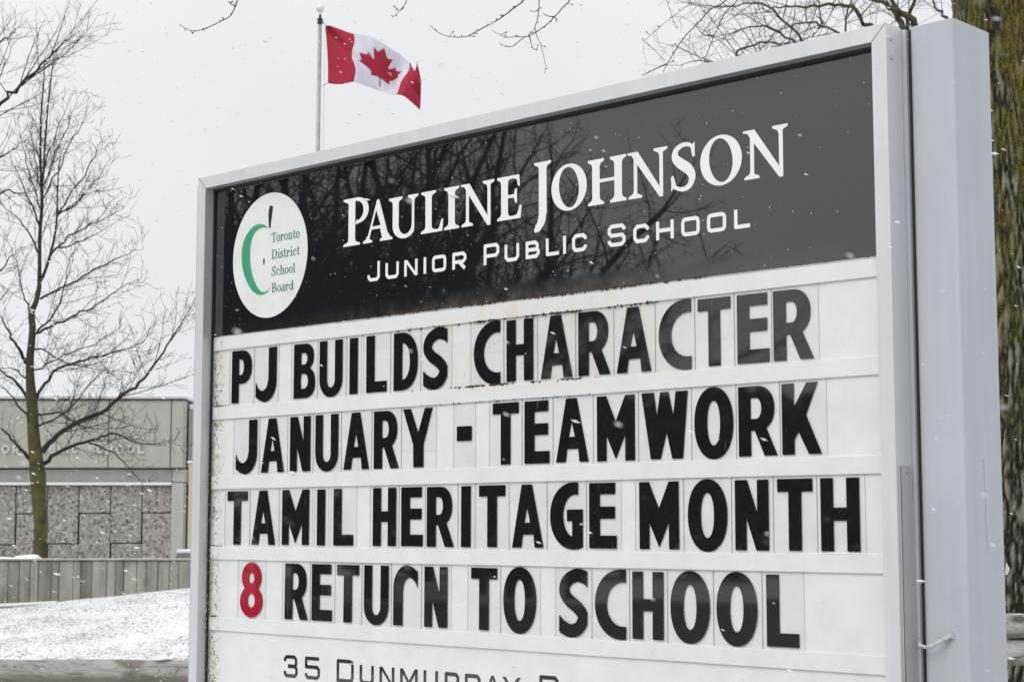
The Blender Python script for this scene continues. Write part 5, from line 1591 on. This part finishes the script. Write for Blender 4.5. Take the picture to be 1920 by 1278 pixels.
# --- far bare tree whose crown shows over the sign, right
T3Y = 24.0
o3v = Vector((far(1735, 1100, T3Y)[0], T3Y, ground_h(5.7, T3Y)))
tree3 = empty('bare_tree', o3v)
tag(tree3, 'bare tree with thick mossy limbs showing above the top right of the sign', 'tree')
M['bark_moss'] = mat_bark('mossy_far_bark', (0.022, 0.020, 0.014), (0.06, 0.055, 0.036), (0.085, 0.085, 0.03), (9, 9.5), mossw=.5)
mb = MB(); k3 = T3Y/FPX
q, rr = smooth_pl(pl([(1735, 1150), (1735, 900), (1730, 600), (1722, 350), (1715, 200)], 0, T3Y, o3v), [w*k3/2 for w in (70, 58, 50, 44, 40)], 4)
tube(mb, q, rr, 14); mb.build('trunk', M['bark_moss'], tree3, True)
P3 = dict(PP, dens=[3.8, 5.4, 6.0], tip=.0036, wander=.45, jit=.17, ang=(30, 65), up=[.1, .12, .1, .05])
for pts, dp, w in [
 ([(1715, 205), (1690, 110), (1660, 75), (1633, 47), (1605, 22), (1575, 9), (1545, 10), (1512, 13), (1470, 12), (1440, 16), (1415, 14)], -.6, 13),
 ([(1715, 205), (1735, 80), (1719, 47), (1690, 25), (1660, 10), (1635, -6), (1590, -40), (1530, -80)], .4, 22),
 ([(1715, 205), (1700, 90), (1687, 44), (1680, 20), (1668, -5), (1650, -60), (1640, -140)], .8, 20),
 ([(1718, 205), (1775, 60), (1765, 32), (1757, 16), (1748, -4), (1735, -60)], -.8, 9),
 ([(1715, 210), (1620, 170), (1500, 150), (1440, 125), (1381, 101), (1405, 88), (1437, 79), (1470, 84), (1500, 76), (1520, 68)], 1.0, 9),
 ([(1712, 240), (1560, 130), (1500, 90), (1460, 60), (1420, 50), (1370, 66), (1330, 70)], 1.5, 8),
 ([(1712, 220), (1610, 100), (1578, 62), (1540, 46), (1500, 46), (1460, 60), (1420, 70)], -1.4, 7),
 ([(1712, 220), (1600, 80), (1585, 40), (1592, 16), (1602, -8), (1610, -60)], -.4, 6),
 ([(1712, 260), (1520, 160), (1420, 120), (1360, 118), (1310, 116), (1262, 122)], .8, 7),
 ([(1712, 230), (1540, 110), (1480, 50), (1430, 10), (1380, 12), (1330, 12), (1290, 4)], .2, 7),
 ([(1720, 205), (1780, 80), (1810, 10), (1850, -60)], .8, 14), ([(1720, 205), (1800, 120), (1900, 20)], 0, 12), ([(1716, 200), (1700, 60), (1730, -40), (1760, -160)], 1.2, 14),
 ([(1740, 90), (1700, 40), (1712, 10), (1700, -30)], .4, 5)]:
    guided(None, pts, dp, w, P=P3, Y=T3Y, o=o3v, parent=tree3, mat=M['bark_moss'] if w > 5 else M['bark_dark'], u0=.32)

# ------------------------------------------------------------------ across the road: what the sign face mirrors
def big_bare(seed, h, spread=1.0):
    r_ = random.Random(seed)
    tr = MB(); cw = []
    P4 = dict(seg=[7, 6, 5, 3], wander=.7, jit=.3, up=[.35, .25, .15, .1], sides=[6, 4, 3, 3], levels=3, dens=[1.7, 2.5, 3.2], start=[.25, .15, .15], ang=(25, 65), ratio=.42, thick=.012, tip=.011, minl=.35)
    top = h*.30
    pts = [Vector((0, 0, -.3)), Vector((.05, .05, top*.5)), Vector((r_.uniform(-.2, .2), r_.uniform(-.2, .2), top))]
    q, rr = smooth_pl(pts, [h*.030, h*.022, h*.019], 4); tube(tr, q, rr, 10)
    nb = 7
    for k in range(nb):
        a = 2*pi*k/nb+r_.uniform(-.4, .4); up = r_.uniform(.5, 1.6)
        m_ = MB(); grow(m_, r_, pts[-1]-Vector((0, 0, r_.uniform(0, top*.35))), Vector((cos(a)*spread, sin(a)*spread, up)), h*r_.uniform(.5, .72), h*.012, 0, P4)
        cw.append(m_)
    return tr, cw
protos = []
for sd, h, sp_ in ((1, 15, 1.0), (2, 13, 1.2), (3, 17, .8)):
    tr, cw = big_bare(sd, h, sp_)
    protos.append((tr, cw))
pm = []
for tr, cw in protos:
    t0 = bpy.data.meshes.new('trunk'); t0.from_pydata(tr.V, [], tr.F); t0.materials.append(M['bark_dark'])
    cs = []
    for c in cw:
        c0 = bpy.data.meshes.new('branch'); c0.from_pydata(c.V, [], c.F); c0.materials.append(M['bark_dark']); cs.append(c0)
    pm.append((t0, cs))
RT = random.Random(8)
spots = [(-40, 3.0, 1, 1.0), (-42, 1.4, 0, .62), (-49, 2.6, 1, 1.0), (-44, 4.2, 2, 1.0), (-39, 6.6, 0, 1.0), (-47, 7.0, 2, 1.1), (-41, 9.5, 1, 1.1), (-46, 11.5, 0, 1.15), (-38.5, 13.0, 2, 1.0), (-43, 15.5, 1, 1.1), (-50, 2.4, 0, 1.0), (-52, 9.0, 2, 1.15), (-48, 14, 0, 1.2), (-40, 18.5, 0, 1.1),
         (-36.5, 8.2, 2, .85), (-37, 10.8, 0, .9), (-54, 5.5, 1, 1.2), (-53, 12.5, 1, 1.25)]
for i, (x, y, k, s) in enumerate(spots):
    e = empty('street_tree', (x, y, 0), RT.uniform(0, 6.28))
    e.scale = (s, s, s)
    tag(e, 'tall bare tree across the road seen only mirrored in the black sign header', 'tree', 'bare trees across the road')
    t0, cs = pm[k]
    link('trunk', t0, e)
    for c in cs: link('branch', c, e)
# evergreen wood far behind them
M['needle'] = plain('evergreen_foliage', (0.030, 0.042, 0.024), .9, var=.4, scale=.8)
ev = MB(); RE = random.Random(2)
for i in range(34000):
    y = RE.uniform(-45, 60); d = RE.uniform(0, 6)
    top = 6.6+2.0*noise.noise(Vector((y*.09, 0, 3)))+1.1*noise.noise(Vector((y*.5, 0, 8)))+max(0, min(7, (y-4)*1.0))
    z = top*RE.random()**.8
    x = -60-d; s = RE.uniform(.25, .6)
    a = RE.uniform(0, 6.28); b_ = RE.uniform(-1, 1)
    ev.add([(x, y-s*cos(a), z-s*b_*.5), (x+RE.uniform(-.3, .3), y+s*cos(a), z+s*.3), (x+RE.uniform(-.3, .3), y+s*b_*.3, z+s)], [(0, 1, 2)])
tag(ev.build('evergreen_wood', M['needle']), kind='stuff')

# ------------------------------------------------------------------ falling snow
RF = random.Random(17)
fl = MB()
def flake(x, y, z, s):
    ax = Vector((RF.uniform(.7, 1), RF.uniform(-.4, .4), RF.uniform(-.55, -.05))).normalized()
    up = Vector((RF.gauss(0, 1), RF.gauss(0, 1), RF.gauss(0, 1))); up = (up-ax*up.dot(ax)).normalized(); sd = ax.cross(up)
    c = Vector((x, y, z)); l = s*RF.uniform(1.3, 2.7)
    P_ = [c+ax*l, c-ax*l*RF.uniform(.7, 1), c+up*s*RF.uniform(.5, .9), c-up*s*RF.uniform(.5, .9), c+sd*s*.6, c-sd*s*.6]
    fl.add(P_, [(0, 2, 4), (0, 4, 3), (0, 3, 5), (0, 5, 2), (1, 4, 2), (1, 3, 4), (1, 5, 3), (1, 2, 5)])
for _ in range(6500):
    y = 2.2+29*RF.random()**.8
    x = RF.uniform(-.36*y-1, .36*y+1); z = RF.uniform(0, .36*y+1.9)
    flake(x, y, z, (RF.uniform(.0013, .0042)*(1 if RF.random() < .8 else 1.5)) if y < 9 else RF.uniform(.004, .012))
for _ in range(90):
    y = RF.uniform(1.0, 2.4); flake(RF.uniform(-.34*y, .34*y), y, EYE+RF.uniform(-.14*y, .36*y), RF.uniform(.0009, .0018))
for _ in range(1500): flake(RF.uniform(-14, -2), RF.uniform(-6, 12), RF.uniform(0, 6), RF.uniform(.002, .005))
tag(fl.build('falling_snow', M['snow']), kind='stuff')
